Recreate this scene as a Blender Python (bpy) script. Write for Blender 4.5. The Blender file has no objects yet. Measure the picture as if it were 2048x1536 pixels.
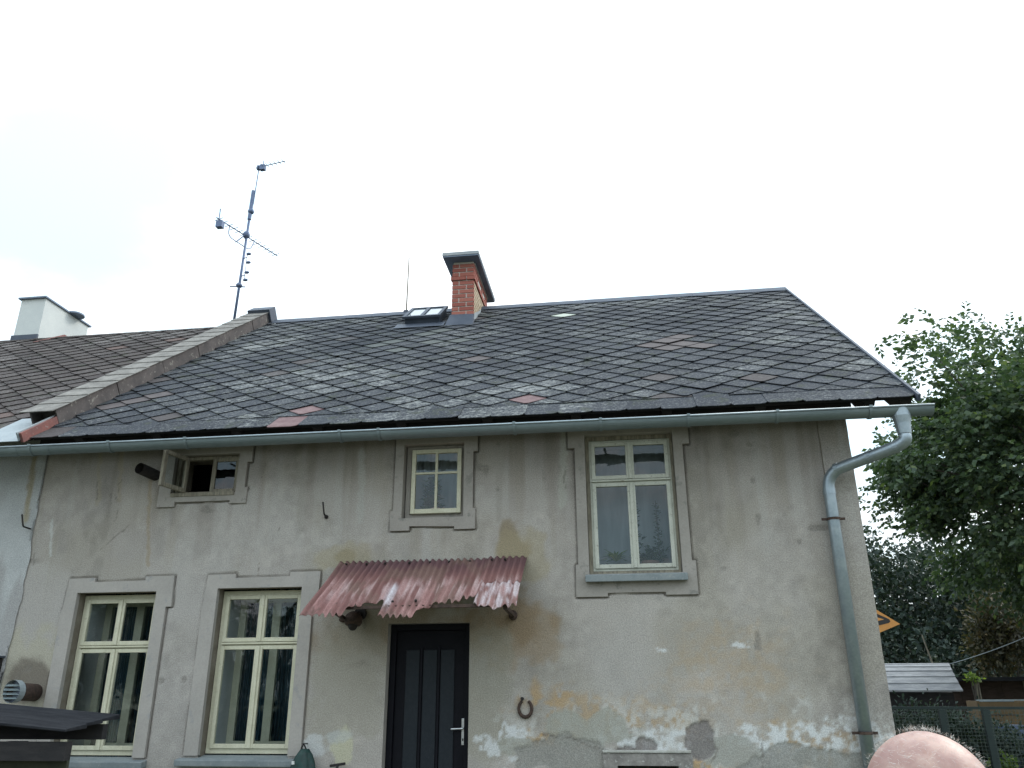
import bpy, bmesh, math, random
import numpy as np
from mathutils import Vector, Matrix

# ------------------------------------------------------------------ camera
F = 1598.0                     # focal length in pixels of the 2048 px wide photograph
CX, CY = 1024.0, 768.0
def _cv(px, py): return np.array([px - CX, -(py - CY), -F])
UP = _cv(1003, -3450); UP /= np.linalg.norm(UP)
AX = -_cv(-11800, 1437); AX -= UP * (AX @ UP); AX /= np.linalg.norm(AX)
AY = np.cross(UP, AX)
ROT = np.array([AX, AY, UP])
CAM = np.array([0.0, -8.2, 1.55])
scn = bpy.context.scene
COL = scn.collection
cam_data = bpy.data.cameras.new('camera'); cam = bpy.data.objects.new('camera', cam_data); COL.objects.link(cam)
cam_data.sensor_width = 36.0; cam_data.lens = 36.0 * F / 2048.0
cam_data.clip_start = 0.05; cam_data.clip_end = 2000.0
M4 = Matrix([list(ROT[i]) + [float(CAM[i])] for i in range(3)] + [[0, 0, 0, 1]])
cam.matrix_world = M4
scn.camera = cam

# ------------------------------------------------------------------ world, sun, exposure
SUN_DIR = Vector((0.62, 0.45, 0.72)).normalized()
world = bpy.data.worlds.new('World'); scn.world = world; world.use_nodes = True
nt = world.node_tree; nt.nodes.clear()
def wn(t, **k):
    n = nt.nodes.new(t)
    for a, b in k.items(): setattr(n, a, b)
    return n
sky = wn('ShaderNodeTexSky', sky_type='NISHITA', sun_disc=False)
sky.sun_elevation = math.asin(SUN_DIR.z); sky.sun_rotation = math.atan2(SUN_DIR.x, SUN_DIR.y)
sky.air_density = 1.0; sky.dust_density = 2.0; sky.ozone_density = 1.0
tc = wn('ShaderNodeTexCoord'); sep = wn('ShaderNodeSeparateXYZ'); nt.links.new(tc.outputs['Generated'], sep.inputs[0])
addz = wn('ShaderNodeMath', operation='ADD'); addz.inputs[1].default_value = 0.25
mx = wn('ShaderNodeMath', operation='MAXIMUM'); mx.inputs[1].default_value = 0.0
nt.links.new(sep.outputs[2], mx.inputs[0]); nt.links.new(mx.outputs[0], addz.inputs[0])
dx = wn('ShaderNodeMath', operation='DIVIDE'); dy = wn('ShaderNodeMath', operation='DIVIDE')
nt.links.new(sep.outputs[0], dx.inputs[0]); nt.links.new(addz.outputs[0], dx.inputs[1])
nt.links.new(sep.outputs[1], dy.inputs[0]); nt.links.new(addz.outputs[0], dy.inputs[1])
cmb = wn('ShaderNodeCombineXYZ'); nt.links.new(dx.outputs[0], cmb.inputs[0]); nt.links.new(dy.outputs[0], cmb.inputs[1])
cmb.inputs[2].default_value = 3.7
nz = wn('ShaderNodeTexNoise'); nz.inputs['Scale'].default_value = 1.9; nz.inputs['Detail'].default_value = 7; nz.inputs['Roughness'].default_value = 0.55
nt.links.new(cmb.outputs[0], nz.inputs['Vector'])
mr = wn('ShaderNodeMapRange'); mr.inputs['From Min'].default_value = 0.31; mr.inputs['From Max'].default_value = 0.58
nt.links.new(nz.outputs['Fac'], mr.inputs['Value'])
boost = wn('ShaderNodeMix', data_type='RGBA', blend_type='ADD'); boost.inputs['Factor'].default_value = 1.0
nt.links.new(sky.outputs[0], boost.inputs['A']); boost.inputs['B'].default_value = (6.2, 8.5, 8.9, 1)
mixc = wn('ShaderNodeMix', data_type='RGBA')
pw = wn('ShaderNodeMath', operation='POWER'); pw.inputs[1].default_value = 2.2; nt.links.new(mr.outputs[0], pw.inputs[0])
nt.links.new(pw.outputs[0], mixc.inputs['Factor']); nt.links.new(boost.outputs['Result'], mixc.inputs['A'])
mixc.inputs['B'].default_value = (14.9, 15.5, 16.2, 1)
bg = wn('ShaderNodeBackground'); bg.inputs['Strength'].default_value = 0.1
# overcast sky: brighter overhead than at the horizon
zg = wn('ShaderNodeMapRange'); zg.inputs['From Min'].default_value = -0.1; zg.inputs['From Max'].default_value = 1.0; zg.inputs['To Min'].default_value = 0.58; zg.inputs['To Max'].default_value = 1.65
nt.links.new(sep.outputs[2], zg.inputs['Value'])
zm = wn('ShaderNodeMix', data_type='RGBA', blend_type='MULTIPLY'); zm.inputs['Factor'].default_value = 1.0
nt.links.new(mixc.outputs['Result'], zm.inputs['A']); nt.links.new(zg.outputs[0], zm.inputs['B'])
nt.links.new(zm.outputs['Result'], bg.inputs['Color'])
wo = wn('ShaderNodeOutputWorld'); nt.links.new(bg.outputs[0], wo.inputs[0])

sun_d = bpy.data.lights.new('sun', 'SUN'); sun_d.energy = 1.3; sun_d.angle = math.radians(14); sun_d.color = (1.0, 0.95, 0.87)
sun = bpy.data.objects.new('sun', sun_d); COL.objects.link(sun)
sun.rotation_euler = SUN_DIR.to_track_quat('Z', 'Y').to_euler()
scn.view_settings.view_transform = 'Standard'; scn.view_settings.look = 'None'
scn.view_settings.exposure = 0.12; scn.view_settings.gamma = 1.0; scn.view_settings.use_curve_mapping = False
scn.render.engine = 'CYCLES'
scn.cycles.use_denoising = True
scn.cycles.max_bounces = 8; scn.cycles.transparent_max_bounces = 12
scn.cycles.caustics_reflective = False; scn.cycles.caustics_refractive = False
scn.cycles.sample_clamp_indirect = 6.0

# ------------------------------------------------------------------ pixel -> place
def ray(px, py):
    d = ROT @ _cv(px, py); return d / np.linalg.norm(d)
def onY(px, py, y=0.0):
    d = ray(px, py); return CAM + d * ((y - CAM[1]) / d[1])
def onX(px, py, x):
    d = ray(px, py); return CAM + d * ((x - CAM[0]) / d[0])
def onZ(px, py, z):
    d = ray(px, py); return CAM + d * ((z - CAM[2]) / d[2])
def along(px, py, dist):
    d = ray(px, py); return CAM + d * (dist / math.hypot(d[0], d[1]))
def wxz(px, py):
    p = onY(px, py); return float(p[0]), float(p[2])

# ------------------------------------------------------------------ mesh helpers
class MB:
    def __init__(s): s.v = []; s.f = []; s.m = []
    def quad(s, a, b, c, d, m=0):
        i = len(s.v); s.v += [tuple(a), tuple(b), tuple(c), tuple(d)]; s.f.append((i, i+1, i+2, i+3)); s.m.append(m)
    def poly(s, pts, m=0):
        i = len(s.v); s.v += [tuple(p) for p in pts]; s.f.append(tuple(range(i, i+len(pts)))); s.m.append(m)
    def box(s, x0, x1, y0, y1, z0, z1, m=0):
        i = len(s.v)
        s.v += [(x, y, z) for z in (z0, z1) for y in (y0, y1) for x in (x0, x1)]
        for f in ((0,2,3,1),(4,5,7,6),(0,1,5,4),(2,6,7,3),(0,4,6,2),(1,3,7,5)): s.f.append(tuple(i+k for k in f)); s.m.append(m)
        return s
    def hexa(s, pts, m=0):
        i = len(s.v); s.v += [tuple(p) for p in pts]
        for f in ((0,3,2,1),(4,5,6,7),(0,1,5,4),(1,2,6,5),(2,3,7,6),(3,0,4,7)): s.f.append(tuple(i+k for k in f)); s.m.append(m)
        return s
    def bar(s, a, b, w, h, m=0, up=(0,0,1)):
        a = Vector(a); b = Vector(b); d = (b-a).normalized(); u = Vector(up)
        r = d.cross(u)
        if r.length < 1e-4: r = d.cross(Vector((0,1,0)))
        r.normalize(); u = r.cross(d).normalized(); r *= w/2; u *= h/2
        s.hexa([a-r-u, a+r-u, a+r+u, a-r+u, b-r-u, b+r-u, b+r+u, b-r+u], m); return s
    def tube(s, pts, rad, n=10, caps=True, m=0):
        pts = [Vector(p) for p in pts]; k = len(pts)
        rad = rad if hasattr(rad, '__len__') else [rad]*k
        rings = []; prev = None
        for i, p in enumerate(pts):
            d = (pts[min(i+1, k-1)] - pts[max(i-1, 0)]).normalized()
            if prev is None:
                u = Vector((0,0,1)) if abs(d.z) < 0.9 else Vector((1,0,0))
            else: u = prev
            r = d.cross(u).normalized(); u = r.cross(d).normalized(); prev = u
            base = len(s.v)
            for j in range(n):
                a = 2*math.pi*j/n; s.v.append(tuple(p + (r*math.cos(a) + u*math.sin(a))*rad[i]))
            rings.append(base)
        for i in range(k-1):
            for j in range(n):
                s.f.append((rings[i]+j, rings[i]+(j+1) % n, rings[i+1]+(j+1) % n, rings[i+1]+j)); s.m.append(m)
        if caps:
            s.f.append(tuple(rings[0]+j for j in reversed(range(n)))); s.m.append(m)
            s.f.append(tuple(rings[-1]+j for j in range(n))); s.m.append(m)
        return s
    def ball(s, c, r, nu=12, nv=8, m=0):
        r = r if hasattr(r, '__len__') else (r, r, r); base = len(s.v)
        for i in range(nv+1):
            t = math.pi*i/nv
            for j in range(nu):
                p = 2*math.pi*j/nu
                s.v.append((c[0]+r[0]*math.sin(t)*math.cos(p), c[1]+r[1]*math.sin(t)*math.sin(p), c[2]+r[2]*math.cos(t)))
        for i in range(nv):
            for j in range(nu):
                s.f.append((base+i*nu+j, base+(i+1)*nu+j, base+(i+1)*nu+(j+1) % nu, base+i*nu+(j+1) % nu)); s.m.append(m)
        return s
    def sweep_x(s, prof, x0, x1, n=1, m=0):
        k = len(prof); base = len(s.v)
        for i in range(n+1):
            x = x0 + (x1-x0)*i/n
            for (y, z) in prof: s.v.append((x, y, z))
        for i in range(n):
            for j in range(k):
                a = base+i*k; s.f.append((a+j, a+(j+1) % k, a+k+(j+1) % k, a+k+j)); s.m.append(m)
        s.f.append(tuple(base+j for j in reversed(range(k)))); s.m.append(m)
        s.f.append(tuple(base+n*k+j for j in range(k))); s.m.append(m)
        return s
    def mesh(s, name, mats, smooth=False):
        me = bpy.data.meshes.new(name); me.from_pydata(s.v, [], s.f)
        for mm in (mats if isinstance(mats, (list, tuple)) else [mats]): me.materials.append(mm)
        if any(s.m): me.polygons.foreach_set('material_index', s.m)
        me.validate()
        bm = bmesh.new(); bm.from_mesh(me); bmesh.ops.recalc_face_normals(bm, faces=bm.faces); bm.to_mesh(me); bm.free()
        if smooth: me.polygons.foreach_set('use_smooth', [True]*len(me.polygons))
        me.update(); return me
    def build(s, name, mats, parent=None, smooth=False, bevel=0.0):
        o = bpy.data.objects.new(name, s.mesh(name, mats, smooth)); COL.objects.link(o)
        if parent is not None: o.parent = parent
        if bevel:
            b = o.modifiers.new('bevel', 'BEVEL'); b.width = bevel; b.segments = 2; b.limit_method = 'ANGLE'
        return o
def link_mesh(name, me, parent=None, mw=None):
    o = bpy.data.objects.new(name, me); COL.objects.link(o)
    if parent is not None: o.parent = parent
    if mw is not None: o.matrix_local = mw
    return o
def tag(o, label, cat, group=None, kind=None):
    o['label'] = label; o['category'] = cat
    if group: o['group'] = group
    if kind: o['kind'] = kind
    return o
def struct(o):
    o['kind'] = 'structure'; return o
def thing(name, label, cat, group=None):
    o = bpy.data.objects.new(name, None); COL.objects.link(o); o.empty_display_size = 0.2
    return tag(o, label, cat, group)
def part(name, parent):                                  # an Empty that gathers sub-parts
    o = bpy.data.objects.new(name, None); COL.objects.link(o); o.parent = parent; o.empty_display_size = 0.1; return o
def prism(outer, holes, y0, y1, name, mat, parent):       # polygon in the wall plane (x, z), extruded y0..y1
    bm = bmesh.new()
    for loop in [outer] + holes:
        vs = [bm.verts.new((x, y0, z)) for x, z in loop]
        for i in range(len(vs)): bm.edges.new((vs[i], vs[(i+1) % len(vs)]))
    bmesh.ops.triangle_fill(bm, use_beauty=True, use_dissolve=False, edges=bm.edges[:])
    r = bmesh.ops.extrude_face_region(bm, geom=bm.faces[:])
    for e in r['geom']:
        if isinstance(e, bmesh.types.BMVert): e.co.y = y1
    bmesh.ops.recalc_face_normals(bm, faces=bm.faces)
    me = bpy.data.meshes.new(name); bm.to_mesh(me); bm.free(); me.materials.append(mat)
    return link_mesh(name, me, parent)

# ------------------------------------------------------------------ numpy noise
def _h(ix, iy, seed):
    n = (ix.astype(np.int64)*374761393 + iy.astype(np.int64)*668265263 + seed*974634777) & 0xffffffff
    n = ((n ^ (n >> 13)) * 1274126177) & 0xffffffff
    return ((n ^ (n >> 16)) & 0xffff) / 65535.0
def vnoise(x, y, seed=0):
    ix = np.floor(x); iy = np.floor(y); fx = x-ix; fy = y-iy
    fx = fx*fx*(3-2*fx); fy = fy*fy*(3-2*fy)
    a = _h(ix, iy, seed); b = _h(ix+1, iy, seed); c = _h(ix, iy+1, seed); d = _h(ix+1, iy+1, seed)
    return (a*(1-fx)+b*fx)*(1-fy) + (c*(1-fx)+d*fx)*fy
def fbm(x, y, seed=0, oct=5):
    s = 0; a = 0.5; t = 0
    for i in range(oct):
        s = s + a*vnoise(x*2**i, y*2**i, seed+i*17); t += a; a *= 0.5
    return s/t
def sst(a, b, x):
    t = np.clip((x-a)/(b-a), 0, 1); return t*t*(3-2*t)

# ------------------------------------------------------------------ materials
class NT:
    def __init__(s, name):
        s.m = bpy.data.materials.new(name); s.m.use_nodes = True; s.t = s.m.node_tree; s.t.nodes.clear()
        s.out = s.t.nodes.new('ShaderNodeOutputMaterial')
    def n(s, t, **k):
        o = s.t.nodes.new(t)
        for a, b in k.items(): setattr(o, a, b)
        return o
    def l(s, a, b): s.t.links.new(a, b)
    def val(s, sock, v):
        if hasattr(v, 'links') or isinstance(v, bpy.types.NodeSocket): s.l(v, sock)
        else: sock.default_value = v
    def noise(s, vec, scale, detail=4, rough=0.55):
        o = s.n('ShaderNodeTexNoise'); o.inputs['Scale'].default_value = scale; o.inputs['Detail'].default_value = detail; o.inputs['Roughness'].default_value = rough
        s.l(vec, o.inputs['Vector']); return o.outputs['Fac']
    def ramp(s, v, a, b, lo=0.0, hi=1.0):
        o = s.n('ShaderNodeMapRange'); o.interpolation_type = 'SMOOTHSTEP'
        o.inputs['From Min'].default_value = a; o.inputs['From Max'].default_value = b; o.inputs['To Min'].default_value = lo; o.inputs['To Max'].default_value = hi
        s.l(v, o.inputs['Value']); return o.outputs[0]
    def mix(s, f, a, b, mode='MIX'):
        o = s.n('ShaderNodeMix', data_type='RGBA', blend_type=mode); s.val(o.inputs['Factor'], f)
        for k, c in (('A', a), ('B', b)):
            if isinstance(c, tuple): o.inputs[k].default_value = (c + (1,))[:4]
            else: s.l(c, o.inputs[k])
        return o.outputs['Result']
    def math(s, op, a, b=0.0):
        o = s.n('ShaderNodeMath', operation=op); s.val(o.inputs[0], a); s.val(o.inputs[1], b); return o.outputs[0]
    def pos(s): return s.n('ShaderNodeNewGeometry').outputs['Position']
    def objc(s): return s.n('ShaderNodeTexCoord').outputs['Object']
    def scaled(s, vec, sc):
        o = s.n('ShaderNodeMapping'); o.inputs['Scale'].default_value = sc; s.l(vec, o.inputs['Vector']); return o.outputs[0]
    def bump(s, h, strength=0.3, dist=0.01):
        o = s.n('ShaderNodeBump'); o.inputs['Strength'].default_value = strength; o.inputs['Distance'].default_value = dist; s.l(h, o.inputs['Height']); return o.outputs[0]
    def pbr(s, col, rough=0.8, metal=0.0, normal=None, spec=None, **k):
        p = s.n('ShaderNodeBsdfPrincipled')
        if isinstance(col, tuple): p.inputs['Base Color'].default_value = (col + (1,))[:4]
        else: s.l(col, p.inputs['Base Color'])
        s.val(p.inputs['Roughness'], rough); s.val(p.inputs['Metallic'], metal)
        if spec is not None: p.inputs['Specular IOR Level'].default_value = spec
        if normal is not None: s.l(normal, p.inputs['Normal'])
        for a, b in k.items(): s.val(p.inputs[a], b)
        s.l(p.outputs[0], s.out.inputs[0]); return p
def surf(name, c1, c2, scale=6.0, rough=0.8, metal=0.0, bump=0.2, bscale=60.0, c3=None, dist=0.006, spec=None, stretch=(1,1,1)):
    """two-tone noise surface with fine relief"""
    t = NT(name); p = t.scaled(t.pos(), stretch)
    col = t.mix(t.ramp(t.noise(p, scale, 6, 0.6), 0.3, 0.7), c1, c2)
    if c3 is not None: col = t.mix(t.ramp(t.noise(p, scale*3.3, 8, 0.7), 0.56, 0.66), col, c3)
    col = t.mix(t.ramp(t.noise(p, bscale, 4, 0.6), 0.25, 0.75, 0.0, 0.22), col, tuple(x*0.45 for x in c1))
    t.pbr(col, rough, metal, t.bump(t.noise(p, bscale, 4, 0.6), bump, dist), spec)
    return t.m
# ------------------------------------------------------------------ material library
def plaster_material(name):                       # painted by the wall's own colour attribute, roughcast grain on top
    t = NT(name); p = t.pos()
    a = t.n('ShaderNodeAttribute', attribute_name='paint').outputs['Color']
    g = t.noise(p, 95, 5, 0.7); g2 = t.noise(p, 38, 4, 0.6)
    col = t.mix(t.ramp(g, 0.36, 0.66), t.mix(1.0, a, (0.74, 0.74, 0.75), 'MULTIPLY'), t.mix(1.0, a, (1.12, 1.12, 1.11), 'MULTIPLY'))
    pits = t.ramp(t.noise(p, 60, 3, 0.5), 0.69, 0.75)
    col = t.mix(pits, col, t.mix(1.0, a, (0.4, 0.39, 0.38), 'MULTIPLY'))
    h = t.math('ADD', g, t.math('MULTIPLY', g2, 1.4))
    t.pbr(col, 0.95, 0, t.bump(h, 0.55, 0.006), 0.2); return t.m
M_PLASTER = plaster_material('roughcast_plaster')
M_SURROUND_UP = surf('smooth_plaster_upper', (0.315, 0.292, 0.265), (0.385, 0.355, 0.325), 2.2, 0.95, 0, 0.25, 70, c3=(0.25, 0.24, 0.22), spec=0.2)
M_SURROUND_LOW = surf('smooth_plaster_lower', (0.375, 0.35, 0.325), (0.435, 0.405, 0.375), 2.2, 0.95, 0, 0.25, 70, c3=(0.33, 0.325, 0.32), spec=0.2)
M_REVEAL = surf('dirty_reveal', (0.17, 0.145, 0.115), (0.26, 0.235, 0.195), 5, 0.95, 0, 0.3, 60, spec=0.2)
M_VENTPL = surf('bare_mortar', (0.2, 0.185, 0.175), (0.33, 0.31, 0.29), 9, 0.95, 0, 0.6, 40, c3=(0.5, 0.5, 0.47), dist=0.012, spec=0.2)

def tile_material(name, dark, light, lichen, brown, amount):
    t = NT(name); p = t.pos()
    rnd = t.math('FRACT', t.math('ADD', t.n('ShaderNodeObjectInfo').outputs['Random'], t.n('ShaderNodeAttribute', attribute_name='trnd').outputs['Fac']))
    col = t.mix(rnd, dark, light)
    col = t.mix(t.ramp(rnd, 0.982, 0.986), col, brown)
    rnd2 = t.math('FRACT', t.math('MULTIPLY', rnd, 17.31))
    zone = t.noise(p, 0.6, 4, 0.6)
    thr = t.math('ADD', t.math('MULTIPLY', t.math('ADD', zone, -0.06), -0.42), t.math('MULTIPLY', t.math('ADD', rnd2, -0.5), -0.09))
    # lichen: stretched along the slope's contour, crusty
    q = t.scaled(p, (1.0, 1.9, 1.9))
    crust = t.math('ADD', t.noise(q, 15, 7, 0.75), thr)
    speck = t.math('ADD', t.noise(p, 40, 5, 0.75), t.math('ADD', t.math('MULTIPLY', thr, 0.45), -0.09))
    col = t.mix(t.math('MULTIPLY', t.ramp(speck, 0.315, 0.43), 0.5), col, tuple(0.62*x for x in lichen))
    col = t.mix(t.math('MULTIPLY', t.ramp(crust, 0.375-amount, 0.47-amount), 0.7), col, lichen)
    col = t.mix(t.math('MULTIPLY', t.ramp(t.noise(p, 5, 5, 0.6), 0.55, 0.68), 0.5), col, (0.05, 0.06, 0.035))
    col = t.mix(t.ramp(t.noise(p, 90, 4, 0.7), 0.32, 0.6, 0.45, 0.0), col, (0.015, 0.016, 0.02))
    clean = t.math('MULTIPLY', t.ramp(rnd, 0.982, 0.986), 0.7)
    col = t.mix(clean, col, t.mix(1.0, brown, (0.75, 0.8, 0.85), 'MULTIPLY') if not isinstance(brown, tuple) else tuple(0.8*x for x in brown))
    t.pbr(col, 0.9, 0, t.bump(t.noise(q, 30, 6, 0.7), 0.5, 0.008), 0.25); return t.m
M_TILE = tile_material('fibre_cement_tile', (0.024, 0.028, 0.038), (0.050, 0.056, 0.070), (0.36, 0.37, 0.36), (0.09, 0.078, 0.08), 0.006)
M_TILE_N = tile_material('brown_fibre_cement_tile', (0.045, 0.035, 0.034), (0.082, 0.066, 0.062), (0.28, 0.26, 0.25), (0.14, 0.095, 0.085), 0.004)
M_TILE_RED = surf('red_clay_coloured_tile', (0.15, 0.085, 0.09), (0.22, 0.145, 0.145), 12, 0.9, 0, 0.3, 60)
M_TILE_PALE = surf('pale_replacement_tile', (0.40, 0.44, 0.38), (0.5, 0.53, 0.46), 12, 0.9, 0, 0.3, 60)
M_COVER = surf('lichen_cover_plate', (0.15, 0.14, 0.13), (0.27, 0.255, 0.235), 7, 0.95, 0, 0.4, 50, c3=(0.12, 0.11, 0.11))
M_PANEL = surf('weathered_side_panel', (0.085, 0.075, 0.075), (0.14, 0.12, 0.115), 4, 0.9, 0, 0.3, 40, c3=(0.3, 0.28, 0.25))
M_REDBOARD = surf('red_painted_board', (0.26, 0.10, 0.085), (0.18, 0.085, 0.08), 9, 0.85, 0, 0.3, 50, c3=(0.3, 0.22, 0.2))
M_ZINC = surf('weathered_zinc', (0.175, 0.22, 0.235), (0.225, 0.268, 0.28), 3.0, 0.55, 0.55, 0.06, 40, spec=0.4, stretch=(0.35, 1, 1))
M_ZINC_PIPE = surf('galvanised_pipe', (0.29, 0.345, 0.385), (0.37, 0.425, 0.455), 6.0, 0.42, 0.75, 0.05, 40, spec=0.5)
M_ZINC_BRIGHT = surf('pale_zinc_sheet', (0.30, 0.34, 0.365), (0.38, 0.42, 0.44), 4.0, 0.6, 0.2, 0.08, 40)
M_DARKMETAL = surf('dark_sheet_metal', (0.055, 0.07, 0.10), (0.08, 0.095, 0.13), 5, 0.6, 0.2, 0.1, 40)
M_IRON = surf('rusty_iron', (0.05, 0.035, 0.03), (0.11, 0.07, 0.055), 30, 0.85, 0.3, 0.4, 90)
M_BLACKIRON = surf('blackened_iron', (0.02, 0.018, 0.018), (0.04, 0.034, 0.032), 20, 0.75, 0.3, 0.3, 80)
M_TIMBER = surf('dark_old_timber', (0.014, 0.013, 0.015), (0.028, 0.025, 0.026), 6, 0.9, 0, 0.4, 50, stretch=(1, 4, 4))
M_CREAM = surf('cream_window_paint', (0.56, 0.54, 0.40), (0.64, 0.62, 0.48), 7, 0.6, 0, 0.15, 60, c3=(0.5, 0.475, 0.35))
M_GREYPAINT = surf('flaking_pale_paint', (0.50, 0.51, 0.44), (0.58, 0.59, 0.52), 9, 0.75, 0, 0.3, 70, c3=(0.33, 0.32, 0.27))
M_OLDWOOD = surf('bare_grey_window_wood', (0.17, 0.15, 0.12), (0.33, 0.30, 0.23), 12, 0.9, 0, 0.4, 60, stretch=(4, 4, 0.6))
M_INNERWHITE = surf('inner_reveal_paint', (0.42, 0.44, 0.44), (0.5, 0.52, 0.52), 3, 0.8, 0, 0.1, 60)
M_SILL = surf('blue_grey_sill', (0.2, 0.235, 0.25), (0.27, 0.30, 0.31), 6, 0.7, 0.1, 0.2, 60, c3=(0.32, 0.34, 0.34))
M_ROOM = surf('room_wall_paint', (0.3, 0.29, 0.27), (0.36, 0.35, 0.33), 2, 0.9, 0, 0.1, 40)
M_MORTAR = surf('pale_mortar', (0.56, 0.52, 0.48), (0.66, 0.62, 0.57), 20, 0.95, 0, 0.3, 80)
M_SUNLIT_SANDBRICK = surf('sunlit_sandy_brick', (0.46, 0.36, 0.25), (0.54, 0.43, 0.31), 14, 0.95, 0, 0.3, 80)  # sandy side bricks, the sunlit warmth of that face put into the colour
def brick_mat():
    t = NT('red_brick'); r = t.n('ShaderNodeObjectInfo').outputs['Random']; p = t.pos()
    col = t.mix(r, (0.30, 0.095, 0.075), (0.40, 0.15, 0.115))
    col = t.mix(t.ramp(t.noise(p, 60, 4, 0.6), 0.4, 0.7, 0, 0.4), col, (0.2, 0.07, 0.06))
    t.pbr(col, 0.9, 0, t.bump(t.noise(p, 80, 3), 0.3, 0.004), 0.3); return t.m
M_BRICK = brick_mat()
M_WHITEPLASTER = surf('fresh_white_render', (0.6, 0.625, 0.62), (0.68, 0.70, 0.68), 2, 0.95, 0, 0.2, 90)
M_CONCRETE = surf('concrete_cap', (0.34, 0.36, 0.38), (0.42, 0.44, 0.46), 8, 0.9, 0, 0.2, 60)
M_CAPUNDER = surf('blue_grey_cap', (0.16, 0.2, 0.27), (0.2, 0.24, 0.31), 6, 0.8, 0, 0.1, 40)
M_ANTENNA = surf('grey_antenna_tube', (0.10, 0.14, 0.24), (0.15, 0.19, 0.29), 9, 0.5, 0.4, 0.1, 50)
M_DOOR = surf('near_black_door_paint', (0.006, 0.0065, 0.010), (0.009, 0.009, 0.013), 10, 0.55, 0, 0.1, 60, spec=0.12)
M_DOORPANEL = surf('dark_door_panel', (0.016, 0.021, 0.027), (0.021, 0.026, 0.032), 30, 0.55, 0, 0.3, 160, spec=0.2)
M_STEEL = surf('brushed_handle_steel', (0.5, 0.5, 0.52), (0.6, 0.6, 0.6), 20, 0.3, 0.9, 0.05, 60)
M_CORE = surf('plain_dark_filling', (0.06, 0.055, 0.05), (0.09, 0.08, 0.075), 4, 0.95, 0, 0.2, 40)

def glass(name, tint, wob=0.04):
    t = NT(name); p = t.pos()
    nrm = t.bump(t.noise(p, 5.5, 2, 0.5), wob, 0.05)
    fr = t.n('ShaderNodeFresnel'); fr.inputs['IOR'].default_value = 1.6; t.l(nrm, fr.inputs['Normal'])
    tr = t.n('ShaderNodeBsdfTransparent'); tr.inputs[0].default_value = tint + (1,)
    gl = t.n('ShaderNodeBsdfGlossy'); gl.inputs['Roughness'].default_value = 0.015; gl.inputs['Color'].default_value = (0.95, 0.97, 1, 1); t.l(nrm, gl.inputs['Normal'])
    mx = t.n('ShaderNodeMixShader'); t.l(fr.outputs[0], mx.inputs[0]); t.l(tr.outputs[0], mx.inputs[1]); t.l(gl.outputs[0], mx.inputs[2])
    t.l(mx.outputs[0], t.out.inputs[0]); return t.m
M_GLASS = glass('old_window_glass', (0.84, 0.89, 0.9))
M_GLASS_IN = glass('inner_window_glass', (0.8, 0.86, 0.88))
def cloth(name, c1, c2, alpha, plain=False):
    t = NT(name); p = t.pos()
    w = t.n('ShaderNodeTexWave'); w.inputs['Scale'].default_value = 14; w.inputs['Distortion'].default_value = 6; t.l(t.scaled(p, (1, 1, 0.25)), w.inputs['Vector'])
    wf = t.noise(t.scaled(p, (1, 1, 0.15)), 9, 3) if plain else w.outputs['Fac']
    col = t.mix(wf, c1, c2)
    d = t.n('ShaderNodeBsdfDiffuse'); t.l(col, d.inputs[0]); tl = t.n('ShaderNodeBsdfTranslucent'); t.l(col, tl.inputs[0])
    m1 = t.n('ShaderNodeMixShader'); m1.inputs[0].default_value = 0.4; t.l(d.outputs[0], m1.inputs[1]); t.l(tl.outputs[0], m1.inputs[2])
    tr = t.n('ShaderNodeBsdfTransparent'); m2 = t.n('ShaderNodeMixShader')
    t.l(t.ramp(wf, 0.2, 0.8, alpha-0.15, min(1, alpha+0.15)), m2.inputs[0]); t.l(tr.outputs[0], m2.inputs[1]); t.l(m1.outputs[0], m2.inputs[2])
    t.l(m2.outputs[0], t.out.inputs[0]); return t.m
M_CURTAIN = cloth('teal_curtain_cloth', (0.045, 0.09, 0.12), (0.10, 0.17, 0.215), 0.95)
M_NET = cloth('pale_net_curtain', (0.5, 0.53, 0.57), (0.6, 0.63, 0.66), 0.85, True)

def leaf_mat(name, c1, c2, c3, trans=0.35):
    t = NT(name)
    a = t.n('ShaderNodeAttribute', attribute_name='trnd').outputs['Fac']
    col = t.mix(t.ramp(a, 0.0, 0.8), c1, c2); col = t.mix(t.ramp(a, 0.86, 0.98), col, c3)
    d = t.n('ShaderNodeBsdfPrincipled'); t.l(col, d.inputs['Base Color']); d.inputs['Roughness'].default_value = 0.55; d.inputs['Specular IOR Level'].default_value = 0.35
    tl = t.n('ShaderNodeBsdfTranslucent'); t.l(t.mix(1.0, col, (1.3, 1.5, 0.7), 'MULTIPLY'), tl.inputs[0])
    m = t.n('ShaderNodeMixShader'); m.inputs[0].default_value = trans; t.l(d.outputs[0], m.inputs[1]); t.l(tl.outputs[0], m.inputs[2])
    t.l(m.outputs[0], t.out.inputs[0]); return t.m
M_LEAF = leaf_mat('walnut_leaf', (0.042, 0.07, 0.046), (0.085, 0.125, 0.07), (0.15, 0.19, 0.08), 0.3)
M_LEAF_DARK = leaf_mat('dark_wood_leaf', (0.022, 0.038, 0.034), (0.042, 0.064, 0.05), (0.065, 0.08, 0.05), 0.2)
M_LEAF_BROWN = leaf_mat('rusty_bush_leaf', (0.04, 0.042, 0.026), (0.075, 0.065, 0.036), (0.12, 0.085, 0.04), 0.25)
M_LEAF_BRIGHT = leaf_mat('bright_weed_leaf', (0.08, 0.14, 0.04), (0.16, 0.22, 0.06), (0.25, 0.3, 0.08), 0.35)
M_LEAF_POT = leaf_mat('house_plant_leaf', (0.03, 0.05, 0.025), (0.07, 0.11, 0.05), (0.13, 0.18, 0.08), 0.3)
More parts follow.
